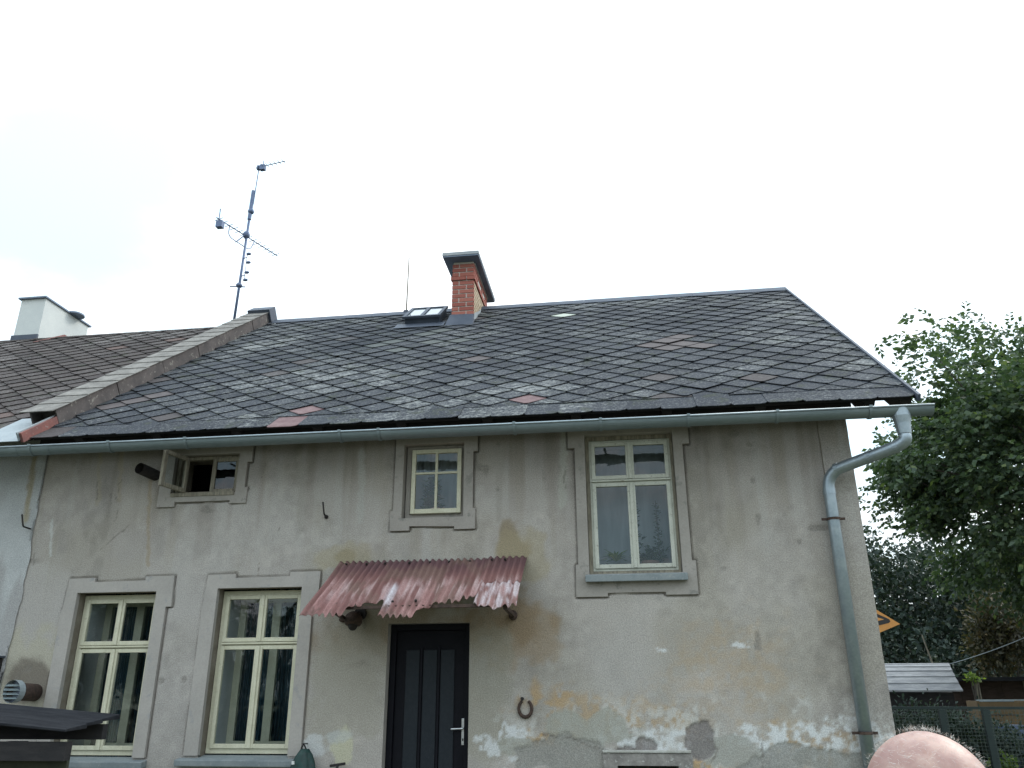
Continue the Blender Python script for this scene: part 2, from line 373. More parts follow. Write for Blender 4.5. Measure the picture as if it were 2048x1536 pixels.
M_BARK = surf('grey_bark', (0.07, 0.06, 0.05), (0.13, 0.115, 0.1), 14, 0.95, 0, 0.6, 40)
M_POT = surf('terracotta_pot', (0.3, 0.17, 0.13), (0.36, 0.22, 0.17), 12, 0.85, 0, 0.2, 60)

# ------------------------------------------------------------------ ground
t = NT('yard_ground'); p = t.pos()
gc = t.mix(t.ramp(t.noise(p, 0.5, 6, 0.6), 0.42, 0.58), (0.19, 0.175, 0.15), (0.075, 0.10, 0.04))
gc = t.mix(t.ramp(t.noise(p, 25, 5, 0.7), 0.4, 0.65, 0, 0.5), gc, (0.10, 0.09, 0.075))
t.pbr(gc, 0.95, 0, t.bump(t.noise(p, 30, 5), 0.5, 0.03), 0.2); M_GROUND = t.m
g = MB(); g.quad((-600, -600, 0), (600, -600, 0), (600, 600, 0), (-600, 600, 0))
struct(g.build('ground', M_GROUND))

# ------------------------------------------------------------------ openings in the front wall (world x, z)
def rect(tl, tr, bl, br):
    p = [wxz(*q) for q in (tl, tr, bl, br)]
    return ((p[0][0]+p[2][0])/2, (p[1][0]+p[3][0])/2, (p[2][1]+p[3][1])/2, (p[0][1]+p[1][1])/2)
W1 = rect((160.6, 1186.4), (317.8, 1182.5), (92, 1521), (262, 1518))
W2 = rect((439.3, 1178.7), (609, 1172), (392.9, 1519), (572, 1514))
U1 = rect((352, 913), (480, 907), (344, 989.5), (473.5, 985))
U2 = rect((810, 890), (929, 886), (803.7, 1037), (927, 1034))
U3 = rect((1169, 868), (1344, 866), (1178, 1147.6), (1365.6, 1146))
DOOR = rect((776, 1249), (939, 1243.5), (764, 1536), (936, 1536)); DOOR = (DOOR[0], DOOR[1], 0.06, DOOR[3])
vl, vt = wxz(1235, 1531); vr, _ = wxz(1357, 1529)
VENT = (vl, vr, 0.45, vt)
OPEN = [W1, W2, U1, U2, U3, DOOR, VENT]
XL, XR, WTOP = -6.5, 2.35, 4.42

def blob(X, Z, px, py, rx, rz, seed, amp=0.9, f=6.0, soft=0.25):
    cx, cz = wxz(px, py)
    r = np.sqrt(((X-cx)/rx)**2 + ((Z-cz)/rz)**2)
    return sst(1.0+soft, 1.0-soft, r + (fbm(X*f, Z*f, seed, 5)-0.5)*amp*1.6)
def line(X, Z, pts, w, seed=0, jit=0.012):
    P = [wxz(*q) for q in pts]
    jx = (fbm(X*14, Z*14, seed, 3)-0.5)*jit*2; Xj = X+jx; Zj = Z+(fbm(X*14+50, Z*14, seed+5, 3)-0.5)*jit*2
    d = np.full(X.shape, 9.0)
    for (x0, z0), (x1, z1) in zip(P[:-1], P[1:]):
        L = (x1-x0)**2+(z1-z0)**2+1e-9
        tt = np.clip(((Xj-x0)*(x1-x0)+(Zj-z0)*(z1-z0))/L, 0, 1)
        d = np.minimum(d, np.hypot(Xj-x0-tt*(x1-x0), Zj-z0-tt*(z1-z0)))
    return sst(w, w*0.35, d)
def lay(c, m, col, k=1.0):
    m = (m*k)[..., None]; return c*(1-m) + np.array(col)*m
GROOVES = []
def paint_main(X, Z):
    """weathering of the old facade, with eave and awning shade painted in: streaks, rust, lime bloom, cement repairs, cracks"""
    c = np.ones(X.shape+(3,))*np.array((0.415, 0.383, 0.350))
    c = c*(1+0.30*(fbm(X*0.9, Z*0.9, 3)-0.5)+0.26*(fbm(X*4, Z*4, 9)-0.5))[..., None]
    c = lay(c, sst(0.5, 0.68, fbm(X*1.3+7, Z*1.0, 21)), (0.365, 0.335, 0.285), 0.6)
    c = c*(1-0.17*(sst(0.52, 0.68, fbm(X*2.6+3, Z*1.5+8, 26, 6))*sst(0.35, 0.65, fbm(X*9, Z*6, 27, 5)))[..., None])
    c = lay(c, sst(0.52, 0.7, fbm(X*1.1+31, Z*1.2+3, 22)), (0.445, 0.42, 0.392), 0.6)
    c = lay(c, sst(-2.6, -3.6, X)*sst(3.2, 2.2, Z), (0.425, 0.40, 0.378), 0.45)
    # rain streaks, strongest below the eaves
    st = fbm(X*9, Z*0.55, 41, 4); top = sst(2.2, 3.9, Z)
    c = c*(1-0.20*(top*sst(0.45, 0.75, st))[..., None]*np.array((0.9, 1.0, 1.08)))
    c = lay(c, sst(0.6, 0.75, fbm(X*7+3, Z*0.4, 43, 4))*sst(1.8, 3.4, Z), (0.455, 0.44, 0.415), 0.35)
    c = lay(c, sst(0.61, 0.74, fbm(X*6+13, Z*0.5+9, 47, 4))*sst(2.0, 3.2, Z), (0.345, 0.31, 0.25), 0.28)
    # grime directly below the gutter, deepened by painted eave shade
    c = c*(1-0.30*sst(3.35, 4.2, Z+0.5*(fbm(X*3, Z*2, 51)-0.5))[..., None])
    c = c*(1+0.16*(fbm(X*14, Z*14, 55, 4)-0.5)*2*sst(0.4, 0.6, fbm(X*1.7, Z*1.7, 57)))[..., None]
    for (px, y0, y1, w, col, k) in ((1128, 860, 1010, 0.06, (0.45, 0.45, 0.40), 0.7), (300, 960, 1130, 0.03, (0.33, 0.26, 0.17), 0.7), (243, 900, 1000, 0.04, (0.33, 0.28, 0.2), 0.6),
                                    (200, 900, 1010, 0.035, (0.34, 0.30, 0.22), 0.6), (105, 1040, 1110, 0.02, (0.55, 0.56, 0.54), 0.8), (725, 900, 1040, 0.05, (0.44, 0.44, 0.41), 0.6),
                                    (1430, 860, 1000, 0.08, (0.34, 0.31, 0.27), 0.5), (605, 930, 1060, 0.06, (0.3, 0.28, 0.24), 0.5), (1000, 900, 1040, 0.05, (0.31, 0.29, 0.25), 0.5)):
        c = lay(c, line(X, Z, ((px, y0), (px-4, y1)), w, px, 0.03), col, k*0.8)
    # rust and damp around the awning; brown under it also paints in its shade
    c = lay(c, blob(X, Z, 692, 1112, 0.12, 0.12, 61), (0.27, 0.225, 0.15), 0.75)
    c = lay(c, blob(X, Z, 690, 1118, 0.26, 0.14, 62), (0.36, 0.31, 0.2), 0.5)
    c = lay(c, blob(X, Z, 1024, 1098, 0.15, 0.22, 63, 1.1), (0.27, 0.215, 0.14), 0.8)
    c = lay(c, blob(X, Z, 1040, 1110, 0.26, 0.3, 64), (0.37, 0.315, 0.2), 0.5)
    c = lay(c, blob(X, Z, 780, 1262, 0.85, 0.26, 65, 0.9, 6, 0.5), (0.27, 0.215, 0.15), 0.8)
    c = lay(c, blob(X, Z, 1010, 1235, 0.42, 0.26, 66), (0.25, 0.19, 0.125), 0.85)
    c = lay(c, blob(X, Z, 1040, 1270, 0.36, 0.30, 67), (0.33, 0.245, 0.16), 0.6)
    c = lay(c, blob(X, Z, 700, 1360, 0.42, 0.6, 68), (0.37, 0.345, 0.285), 0.6)
    c = lay(c, blob(X, Z, 975, 1360, 0.26, 0.7, 69), (0.33, 0.31, 0.25), 0.6)
    # orange efflorescence
    for i, (px, py, rx, rz, k) in enumerate(((1105, 1410, 0.22, 0.14, 0.7), (1180, 1425, 0.14, 0.1, 0.5), (1235, 1440, 0.15, 0.08, 0.85), (1075, 1472, 0.10, 0.06, 0.95), (1375, 1455, 0.09, 0.07, 0.75), (1290, 1432, 0.3, 0.1, 0.5), (1120, 1478, 0.18, 0.05, 0.7),
                                             (1480, 1330, 0.35, 0.3, 0.22), (1590, 1478, 0.14, 0.12, 0.6), (1425, 1530, 0.16, 0.06, 0.9), (1660, 1495, 0.3, 0.12, 0.45), (1430, 1380, 0.4, 0.4, 0.15))):
        c = lay(c, blob(X, Z, px, py, rx*1.25, rz*1.2, 80+i, 1.3, 9, 0.6)*sst(0.32, 0.58, fbm(X*17, Z*17, 380+i, 4)), (0.46, 0.32, 0.175), np.minimum(1.0, k*1.15))
    # lime bloom band along the foot
    band = sst(1.52, 1.25, Z+0.5*(fbm(X*2.2, Z*2.2, 101)-0.5))*sst(-1.5, -1.1, X)
    lime = sst(0.47, 0.60, fbm(X*5, Z*6, 103, 6))*sst(0.33, 0.58, fbm(X*24, Z*24, 107, 4))
    c = lay(c, band*lime, (0.57, 0.56, 0.53), 0.75)
    for i, (px, py, rx, rz) in enumerate(((1030, 1470, 0.16, 0.06), (1265, 1480, 0.25, 0.13), (1350, 1485, 0.24, 0.13), (1010, 1500, 0.2, 0.16), (1540, 1480, 0.35, 0.1), (1640, 1470, 0.5, 0.14), (1700, 1490, 0.4, 0.15), (1490, 1290, 0.07, 0.03), (1330, 1300, 0.10, 0.02))):
        c = lay(c, blob(X, Z, px, py, rx, rz, 120+i, 1.6, 11)*sst(0.36, 0.56, fbm(X*22, Z*22, 131, 4)), (0.66, 0.67, 0.67), 0.88)
    c = lay(c, blob(X, Z, 612, 1500, 0.2, 0.1, 140, 1.4, 10), (0.58, 0.59, 0.58), 0.8)
    c = lay(c, blob(X, Z, 684, 1500, 0.08, 0.16, 141, 1.4, 10), (0.55, 0.53, 0.38), 0.8)
    c = lay(c, blob(X, Z, 672, 1472, 0.14, 0.05, 142, 1.4, 10), (0.52, 0.54, 0.53), 0.6)
    # cement repairs and bare render: slightly set back
    disp = np.zeros(X.shape)
    for i, (px, py, rx, rz, col, d) in enumerate(((1170, 1458, 0.42, 0.14, (0.37, 0.365, 0.32), -0.002), (1035, 1492, 0.16, 0.08, (0.37, 0.36, 0.31), -0.002), (1465, 1505, 0.28, 0.22, (0.37, 0.365, 0.33), -0.002),
                                                  (1400, 1485, 0.13, 0.13, (0.215, 0.195, 0.19), 0.014), (1285, 1490, 0.10, 0.06, (0.23, 0.205, 0.195), 0.014), (1255, 1500, 0.14, 0.04, (0.24, 0.215, 0.2), 0.012),
                                                  (1140, 1515, 0.5, 0.14, (0.30, 0.29, 0.265), 0.008), (1560, 1520, 0.3, 0.14, (0.31, 0.305, 0.285), 0.008), (1690, 1525, 0.45, 0.1, (0.30, 0.295, 0.27), 0.008))):
        m = blob(X, Z, px, py, rx, rz, 160+i, 1.1, 5, 0.06)
        c = lay(c, m*(0.75+0.25*fbm(X*20, Z*20, 170, 4)), col, 0.95); disp = np.where(m > 0.5, d, disp)
    # cement patch and damp around the flue
    c = lay(c, blob(X, Z, 30, 1350, 0.5, 0.45, 181), (0.44, 0.41, 0.31), 0.6)
    c = lay(c, blob(X, Z, 52, 1362, 0.27, 0.21, 180, 0.6), (0.2, 0.175, 0.145), 0.95)
    # cracks
    for i, (pts, w) in enumerate((([(262, 1040), (235, 1070), (200, 1100)], 0.009), ([(560, 1050), (545, 1080)], 0.008), ([(243, 960), (232, 990), (236, 1010), (228, 1045)], 0.012), ([(222, 985), (220, 1015)], 0.011), ([(196, 960), (193, 1000)], 0.010),
                                  ([(1131, 932), (1128, 955), (1130, 985)], 0.014), ([(1415, 1480), (1440, 1500), (1420, 1530)], 0.012), ([(1523, 1485), (1524, 1536)], 0.014), ([(1085, 1470), (1140, 1476), (1200, 1500)], 0.012),
                                  ([(540, 900), (520, 960)], 0.006), ([(1228, 900), (1224, 1000)], 0.005), ([(70, 1105), (66, 1130)], 0.012), ([(520, 1120), (516, 1150)], 0.006))):
        m = line(X, Z, pts, w*0.9, 200+i, 0.03); c = lay(c, m, (0.16, 0.14, 0.12), 0.6*sst(0.3, 0.5, fbm(X*11, Z*11, 230+i, 3))); disp = np.maximum(disp, m*0.003)
    # scattered chips and pockmarks
    pk = sst(0.86, 0.92, vnoise(X*8, Z*8, 301))*sst(0.6, 0.8, vnoise(X*2, Z*2, 303)); c = lay(c, pk, (0.2, 0.185, 0.165), 0.55); disp = np.maximum(disp, pk*0.004)
    for pts in GROOVES:                                       # open joint round each window surround
        d = np.full(X.shape, 9.0)
        for (x0, z0), (x1, z1) in zip(pts[:-1], pts[1:]):
            L = (x1-x0)**2+(z1-z0)**2+1e-9; tt = np.clip(((X-x0)*(x1-x0)+(Z-z0)*(z1-z0))/L, 0, 1)
            d = np.minimum(d, np.hypot(X-x0-tt*(x1-x0), Z-z0-tt*(z1-z0)))
        disp = np.maximum(disp, 0.030*sst(0.017, 0.011, d)*sst(0.25, 0.4, fbm(X*2+9, Z*2, 340, 3)))
    return c, disp + 0.004*(fbm(X*2.5, Z*2.5, 330)-0.5)
def paint_neigh(X, Z):
    c = np.ones(X.shape+(3,))*np.array((0.47, 0.48, 0.48))
    c = c*(1+0.3*(fbm(X*1.5, Z*1.5, 5)-0.5)+0.2*(fbm(X*6, Z*6, 8)-0.5))[..., None]
    c = lay(c, sst(0.5, 0.62, fbm(X*3.5, Z*0.9, 12)), (0.36, 0.35, 0.345), 0.8)
    c = lay(c, line(X, Z, ((72, 905), (52, 1040)), 0.05, 4, 0.02), (0.34, 0.285, 0.18), 0.8)
    c = c*(1-0.3*sst(3.35, 4.15, Z)[..., None])  # top darkened like the house front: painted eave shade and grime
    return c, 0.004*(fbm(X*2.5, Z*2.5, 33)-0.5)
def wall_sheet(name, x0, x1, z0, z1, holes, paint, parent, step=0.0155, y=0.0, edge=None):
    def axis(a, b, cuts):
        base = list(np.arange(a, b, step)) + [b]
        base = [v for v in base if all(abs(v-c) > step*0.4 for c in cuts)] + [c for c in cuts if a < c < b]
        return np.array(sorted(base))
    xs = axis(x0, x1, [h[0] for h in holes]+[h[1] for h in holes]); zs = axis(z0, z1, [h[2] for h in holes]+[h[3] for h in holes])
    Z, X = np.meshgrid(zs, xs, indexing='ij'); col, disp = paint(X, Z)
    if edge is not None: X = X + edge(X, Z)
    cx = (xs[:-1]+xs[1:])/2; cz = (zs[:-1]+zs[1:])/2; CZ, CXX = np.meshgrid(cz, cx, indexing='ij')
    keep = np.ones(CXX.shape, bool)
    for h in holes: keep &= ~((CXX > h[0]) & (CXX < h[1]) & (CZ > h[2]) & (CZ < h[3]))
    nx = len(xs); jj, ii = np.nonzero(keep); a = jj*nx+ii
    faces = np.stack([a, a+1, a+1+nx, a+nx], 1)
    V = np.stack([X, np.full(X.shape, y)+disp, Z], -1).reshape(-1, 3)
    me = bpy.data.meshes.new(name); me.vertices.add(len(V)); me.vertices.foreach_set('co', V.ravel())
    me.loops.add(faces.size); me.loops.foreach_set('vertex_index', faces.ravel().astype(np.int32))
    me.polygons.add(len(faces)); me.polygons.foreach_set('loop_start', np.arange(0, faces.size, 4, dtype=np.int32))
    me.update(calc_edges=True)
    at = me.color_attributes.new('paint', 'FLOAT_COLOR', 'POINT')
    at.data.foreach_set('color', np.concatenate([np.clip(col, 0.01, 0.9), np.ones(col.shape[:2]+(1,))], -1).reshape(-1).astype(np.float32))
    me.materials.append(M_PLASTER); me.polygons.foreach_set('use_smooth', [True]*len(me.polygons))
    return link_mesh(name, me, parent)

house = thing('farm_house', 'old grey roughcast house with dark diamond slate roof and tin awning', 'house')
# corner strip, a hand thicker than the field of the wall, with the gable wall behind it
def corner_paint(X, Z):
    c, d = paint_main(X, Z); return c*0.97, d
cs = wall_sheet('corner_strip', 2.081, 2.362, 0.0, WTOP, [], corner_paint, house, y=-0.014, edge=lambda X, Z: np.where(X > 2.3, 0.012*(fbm(Z*3, X*0+1, 7)-0.5), 0))
b = MB(); b.box(2.0765, 2.0805, -0.016, -0.0005, 0, WTOP); b.build('plaster_edge', M_REVEAL, house)
RIDGE_S = 5.75; TH = math.radians(37.47); EY, EZ = -0.5, 4.126
SN = Vector((0, math.cos(TH), math.sin(TH))); NN = Vector((0, -math.sin(TH), math.cos(TH)))
def RP(x, s, h=0.0): return Vector((x, EY, EZ)) + SN*s + NN*h
RY, RZ = EY+RIDGE_S*math.cos(TH), EZ+RIDGE_S*math.sin(TH)
BACKY = 2*RY
b = MB()
b.poly([(2.349, 0.012, 0), (2.349, BACKY, 0), (2.349, BACKY, WTOP), (2.349, RY, RZ-0.12), (2.349, 0.012, WTOP)])
b.poly([(2.349-0.4, 0.4, 0), (1.949, BACKY-0.4, 0), (1.949, BACKY-0.4, WTOP), (1.949, RY, RZ-0.3), (1.949, 0.4, WTOP)])
b.quad((2.349, 0.012, 0), (1.949, 0.4, 0), (1.949, 0.4, WTOP), (2.349, 0.012, WTOP))
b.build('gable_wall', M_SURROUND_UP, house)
b = MB(); b.box(-6.5, 2.349, BACKY-0.4, BACKY, 0, WTOP-0.02); b.build('rear_wall', M_SURROUND_UP, house)
b = MB(); b.poly([(-6.45, 0.4, 0), (-6.45, BACKY, 0), (-6.45, BACKY, WTOP), (-6.45, RY, RZ-0.15), (-6.45, 0.4, WTOP)]); b.build('party_wall', M_ROOM, house)
b = MB(); b.box(-6.44, 1.94, 0.42, 4.0, 2.72, 2.86); b.build('floor_slab', M_ROOM, house)
b = MB(); b.box(-6.44, 1.94, 4.0, 4.1, 0.02, 5.6); b.build('room_partition', M_ROOM, house)
# ------------------------------------------------------------------ roofs
rng = random.Random(5)
def roof_coords(px, py, off=0.0):
    d = ray(px, py); E0 = np.array([0, EY, EZ]) + np.array(NN)*off; n = np.array(NN)
    P = CAM + d*(((E0-CAM) @ n)/(d @ n)); return float(P[0]), float((P-np.array([0, EY, EZ])) @ np.array(SN))
HW, HH, S0, X0 = 0.208, 0.186, 0.52, -0.285
TT = 0.007
def clip(poly, f):
    out = []
    for i in range(len(poly)):
        a, b = poly[i], poly[(i+1) % len(poly)]; fa, fb = f(a), f(b)
        if fa >= 0: out.append(a)
        if (fa >= 0) != (fb >= 0):
            k = fa/(fa-fb); out.append((a[0]+(b[0]-a[0])*k, a[1]+(b[1]-a[1])*k))
    return out
DIAM = [(-0.022, -HH+0.014), (0.022, -HH+0.014), (HW-0.003, 0.0), (0.02, HH*1.06), (-0.02, HH*1.06), (-HW+0.003, 0.0)]
def tile_h(s): return 0.030 - 0.025*(s+HH)/(2*HH)
def slab(mb, poly, mat4=None, hfun=tile_h):
    n = len(poly); lo = [Vector((x, s, hfun(s))) for x, s in poly]; hi = [v+Vector((0, 0, TT)) for v in lo]
    vs = lo+hi
    if mat4 is not None: vs = [mat4 @ v for v in vs]
    i = len(mb.v); mb.v += [tuple(v) for v in vs]
    mb.f.append(tuple(i+k for k in reversed(range(n)))); mb.f.append(tuple(i+n+k for k in range(n))); mb.m += [0, 0]
    for k in range(n): mb.f.append((i+k, i+(k+1) % n, i+n+(k+1) % n, i+n+k)); mb.m.append(0)
BASIS = Matrix(((1, 0, 0, 0), (0, SN.y, NN.y, 0), (0, SN.z, NN.z, 0), (0, 0, 0, 1)))
def place(x, s, rz=0.0, lift=0.0, rx=0.0): return Matrix.Translation(RP(x, s, lift)) @ BASIS @ Matrix.Rotation(rz, 4, 'Z') @ Matrix.Rotation(rx, 4, 'X')
M_TILE_BROWN = surf('brown_replacement_tile', (0.085, 0.072, 0.075), (0.11, 0.092, 0.092), 8, 0.9, 0, 0.2, 80)
M_TILE_CLEAN = surf('newer_smooth_tile', (0.075, 0.085, 0.085), (0.095, 0.105, 0.10), 8, 0.9, 0, 0.2, 80)

def lay_roof(roof, x_lo, x_hi, mat, top, n_parts, seed, special=(), shift=0.0, xlim=None):
    r = random.Random(seed)
    tm = MB(); slab(tm, DIAM); tile_me = tm.mesh('tile', mat)
    cells = []
    rows = int((top-S0)/HH)+2
    for row in range(rows):
        s = S0 + row*HH
        k0 = int((x_lo-X0)/(2*HW))-2; k1 = int((x_hi-X0)/(2*HW))+2
        for k in range(k0, k1+1):
            x = X0 + shift + 2*HW*k + (HW if row % 2 == 0 else 0)
            if x < x_lo-HW or x > x_hi+HW: continue
            cells.append((s, x, row))
    spec = {}
    for px, py, m in special:
        rx, rs = roof_coords(px, py, 0.02)
        best = min(cells, key=lambda c: (c[1]-rx)**2+((c[0]-rs)*1.1)**2); spec[best] = m
    field = MB(); frnd = []; made = 0; edge_n = 0
    def dist(c): return (RP(c[1], c[0])-Vector(CAM)).length
    cells.sort(key=lambda c: (c not in spec, dist(c)))
    for c in cells:
        s, x, row = c
        rz = r.gauss(0, 0.010); lift = abs(r.gauss(0, 0.0025)); ds = r.gauss(0, 0.004)
        if r.random() < 0.02: rz = r.gauss(0, 0.035); ds = -abs(r.gauss(0, 0.018)); lift += 0.004
        if r.random() < 0.012: lift += 0.007
        poly = [(a, b) for a, b in DIAM]
        cut = x+HW > x_hi or x-HW < x_lo or s+HH*1.1 > top-0.03
        if cut:
            poly = clip(poly, lambda p: x_hi-(x+p[0])); poly = clip(poly, lambda p: (x+p[0])-x_lo); poly = clip(poly, lambda p: (top-0.03)-(s+p[1])) if poly else poly
            if len(poly) < 3 or max(p[0] for p in poly)-min(p[0] for p in poly) < 0.03 or max(p[1] for p in poly)-min(p[1] for p in poly) < 0.03: continue
            rz = 0; ds = 0
        mw = place(x, s+ds, rz, lift)
        if made < n_parts:
            if cut:
                q = MB(); slab(q, poly); me = q.mesh('tile', mat)
            else: me = tile_me
            o = link_mesh('tile', me, roof, mw); made += 1
            if c in spec: o.material_slots[0].link = 'OBJECT'; o.material_slots[0].material = spec[c]
        else:
            n0 = len(field.v); slab(field, poly, mw); frnd += [r.random()]*(len(field.v)-n0)
    if field.v:
        me = bpy.data.meshes.new('tile_field'); me.from_pydata(field.v, [], field.f); me.materials.append(mat)
        at = me.attributes.new('trnd', 'FLOAT', 'POINT'); at.data.foreach_set('value', frnd); me.update()
        o = link_mesh('tile_field', me, roof); o['kind'] = 'stuff'
    # eave course: rectangular plates with one rounded lower corner, and the straight starter course over it
    pw = 0.345; n = int((x_hi-x_lo)/pw)+1; EP = [(-pw/2-0.01, 0.02), (-pw/2+0.01, -0.01), (pw/2-0.08, -0.012), (pw/2-0.03, 0.01), (pw/2+0.0, 0.06), (pw/2, 0.40), (-pw/2-0.01, 0.40)]
    em = MB(); slab(em, EP, None, lambda s: 0.020-0.03*s); eave_me = em.mesh('eave_tile', mat)
    for i in range(n):
        x = x_hi - pw*(i+0.5)
        if x-pw/2 < x_lo-0.2: continue
        lift = abs(r.gauss(0, 0.006)); o = link_mesh('eave_tile', eave_me, roof, place(x, r.gauss(0, 0.008), r.gauss(0, 0.012), lift, r.gauss(0, 0.01)))
        for px, py, m in special:
            rx, rs = roof_coords(px, py)
            if rs < 0.28 and abs(rx-x) < pw/2: o.material_slots[0].link = 'OBJECT'; o.material_slots[0].material = m
    sw = 0.416; nn = int((x_hi-x_lo)/sw)
    sm = MB(); slab(sm, [(-sw/2, 0.33), (sw/2-0.004, 0.33), (sw/2-0.004, 0.62), (-sw/2, 0.62)], None, lambda s: 0.018-0.05*(s-0.33)); st_me = sm.mesh('starter_tile', mat)
    for i in range(nn+1):
        x = x_hi-sw*(i+0.5)
        if x+sw/2 > x_lo+0.1: link_mesh('starter_tile', st_me, roof, place(x, r.gauss(0, 0.003), r.gauss(0, 0.006), abs(r.gauss(0, 0.002))))

def deck(name, x0, x1, mat, parent, top=RIDGE_S):
    b = MB(); z = -0.028
    pr = []
    for s, h in ((0.07, -0.002), (top, -0.002)): q = RP(0, s, h); pr.append((q.y, q.z))
    q0 = RP(0, 0.07, z); q1 = RP(0, top, z)
    for yy, zz in ((2*RY-pr[0][0], pr[0][1]), (2*RY-q0.y, q0.z)): pr.append((yy, zz))
    pr += [(q1.y, q1.z), (q0.y, q0.z)]
    b.sweep_x(pr, x0, x1, 1); return b.build(name, mat, parent)

XV = 2.905                       # verge
PX = lambda s: -6.40 + 0.072*s   # right face of the parapet, a little out of square
roof = deck('roof', -6.42, XV-0.02, M_TIMBER, house)
specials = [(1014, 811, M_TILE_RED), (578, 852, M_TILE_RED), (1112, 634, M_TILE_PALE), (1318, 692, M_TILE_BROWN), (1345, 700, M_TILE_BROWN), (1345, 684, M_TILE_BROWN), (1375, 690, M_TILE_BROWN), (1372, 676, M_TILE_BROWN), (1395, 690, M_TILE_BROWN),
            (940, 716, M_TILE_BROWN), (770, 690, M_TILE_CLEAN), (800, 680, M_TILE_CLEAN), (840, 672, M_TILE_CLEAN), (860, 690, M_TILE_CLEAN), (880, 665, M_TILE_CLEAN), (800, 700, M_TILE_CLEAN), (905, 680, M_TILE_CLEAN), (300, 795, M_TILE_BROWN), (260, 800, M_TILE_BROWN), (225, 815, M_TILE_BROWN)]
lay_roof(roof, -6.40, XV, M_TILE, RIDGE_S, 300, 11, specials)
# ridge capping, verge flashing, rafters
b = MB()
for k, (a, c) in enumerate(((-5.9, -4.088), (-4.085, -2.192), (-2.189, -0.392), (-0.389, 1.408), (1.411, XV+0.02))):
    b = MB(); h = 0.03 + 0.002*(k % 2)
    f0 = RP(0, RIDGE_S-0.11, 0.035+h*0.2); pk = Vector((0, RY, RZ+0.045+h))
    b.sweep_x([(f0.y, f0.z), (pk.y, pk.z), (2*RY-f0.y, f0.z), (2*RY-f0.y, f0.z-0.008), (pk.y, pk.z-0.01), (f0.y, f0.z-0.008)], a, c, 1)
    b.build('ridge_cap', M_DARKMETAL, roof)
b = MB(); b.hexa([RP(XV, -0.02, -0.02), RP(XV+0.028, -0.02, -0.02), RP(XV+0.028, RIDGE_S, -0.05), RP(XV, RIDGE_S, -0.05), RP(XV, -0.02, 0.05), RP(XV+0.028, -0.02, 0.05), RP(XV+0.028, RIDGE_S, 0.05), RP(XV, RIDGE_S, 0.05)])
b.build('verge_strip', M_DARKMETAL, roof)
for x in list(np.arange(-5.9, 2.2, 0.92)) + [2.50, 2.84]:
    b = MB(); x = float(x)
    b.hexa([RP(x-0.05, 0.13, -0.19), RP(x+0.05, 0.13, -0.19), RP(x+0.05, RIDGE_S-0.15, -0.21), RP(x-0.05, RIDGE_S-0.15, -0.21), RP(x-0.05, 0.08, -0.030), RP(x+0.05, 0.08, -0.030), RP(x+0.05, RIDGE_S-0.15, -0.030), RP(x-0.05, RIDGE_S-0.15, -0.030)])
    b.build('rafter', M_TIMBER, roof)
b = MB(); b.box(-6.42, 2.34, -0.03, 0.10, 4.165, 4.30); b.build('wall_plate', M_TIMBER, roof)
b = MB(); b.box(-6.42, 2.345, -0.33, -0.305, 4.06, 4.215); b.build('eave_board', M_TIMBER, roof)

# ------------------------------------------------------------------ gutter
GY, GZ, GR = -0.575, 4.005, 0.078
gut = part('gutter', house)
def half(r, n=14, a0=math.pi, a1=2*math.pi): return [(GY+r*math.cos(a0+(a1-a0)*i/n), GZ+r*math.sin(a0+(a1-a0)*i/n)) for i in range(n+1)]
b = MB(); prof = half(GR)+list(reversed(half(GR-0.004))); b.sweep_x(prof, -9.0, 2.99, 24); b.build('trough', M_ZINC, gut, smooth=False)
b = MB(); b.tube([(-9.0, GY-GR-0.004, GZ+0.004), (2.992, GY-GR-0.004, GZ+0.004)], 0.011, 8); b.build('rolled_rim', M_ZINC_PIPE, gut, smooth=True)
b = MB(); b.poly([(2.988, y, z) for y, z in half(GR-0.002)]); b.build('stop_end', M_ZINC, gut)
for px in (232, 382, 685, 762, 1030, 1202, 1377, 1555, 1742, 78):
    x = float(onY(px, 850, GY)[0]); b = MB()
    pr = half(GR+0.009)+list(reversed(half(GR+0.001))); b.sweep_x(pr, x-0.014, x+0.014)
    b.box(x-0.014, x+0.014, GY-GR-0.02, GY-GR+0.012, GZ+0.0, GZ+0.022); b.box(x-0.012, x+0.012, GY-GR+0.012, EY+0.2, GZ+0.012, GZ+0.018)
    b.build('gutter_bracket', M_ZINC, gut)
for px in (35, 97, 765, 1210):
    x = float(onY(px, 850, GY)[0])+0.06; b = MB(); pr = half(GR+0.0035)+list(reversed(half(GR+0.0005))); b.sweep_x(pr, x-0.05, x+0.05); b.build('joint_sleeve', M_ZINC, gut)

# ------------------------------------------------------------------ downpipe
dp = part('downpipe', house)
OX = float(onY(1806, 850, GY)[0]); top = Vector((OX, GY, GZ-GR+0.01))
b = MB(); b.tube([(OX, GY, GZ-0.004), (OX, GY, GZ-0.08), (OX, GY, GZ-0.15), (OX, GY, GZ-0.25)], [0.084, 0.083, 0.070, 0.0605], 24); b.build('outlet_funnel', M_ZINC_PIPE, dp)
def arc(pts, rad, n=7):                                  # round the corners of a polyline
    out = [Vector(pts[0])]
    for i in range(1, len(pts)-1):
        p = Vector(pts[i]); a = (Vector(pts[i-1])-p); c = (Vector(pts[i+1])-p); a = a.normalized()*min(rad, a.length*0.45); c = c.normalized()*min(rad, c.length*0.45)
        for k in range(n+1):
            tt = k/n; out.append((p+a)*(1-tt)**2 + p*2*tt*(1-tt) + (p+c)*tt*tt)
    out.append(Vector(pts[-1])); return out
pA = Vector((OX, GY, GZ-0.23)); e1 = Vector(onY(1812, 886, GY)); e1.x = OX
w1 = Vector(onY(1653, 946, -0.1)); wb = Vector((w1.x+0.006, -0.1, 0.12))
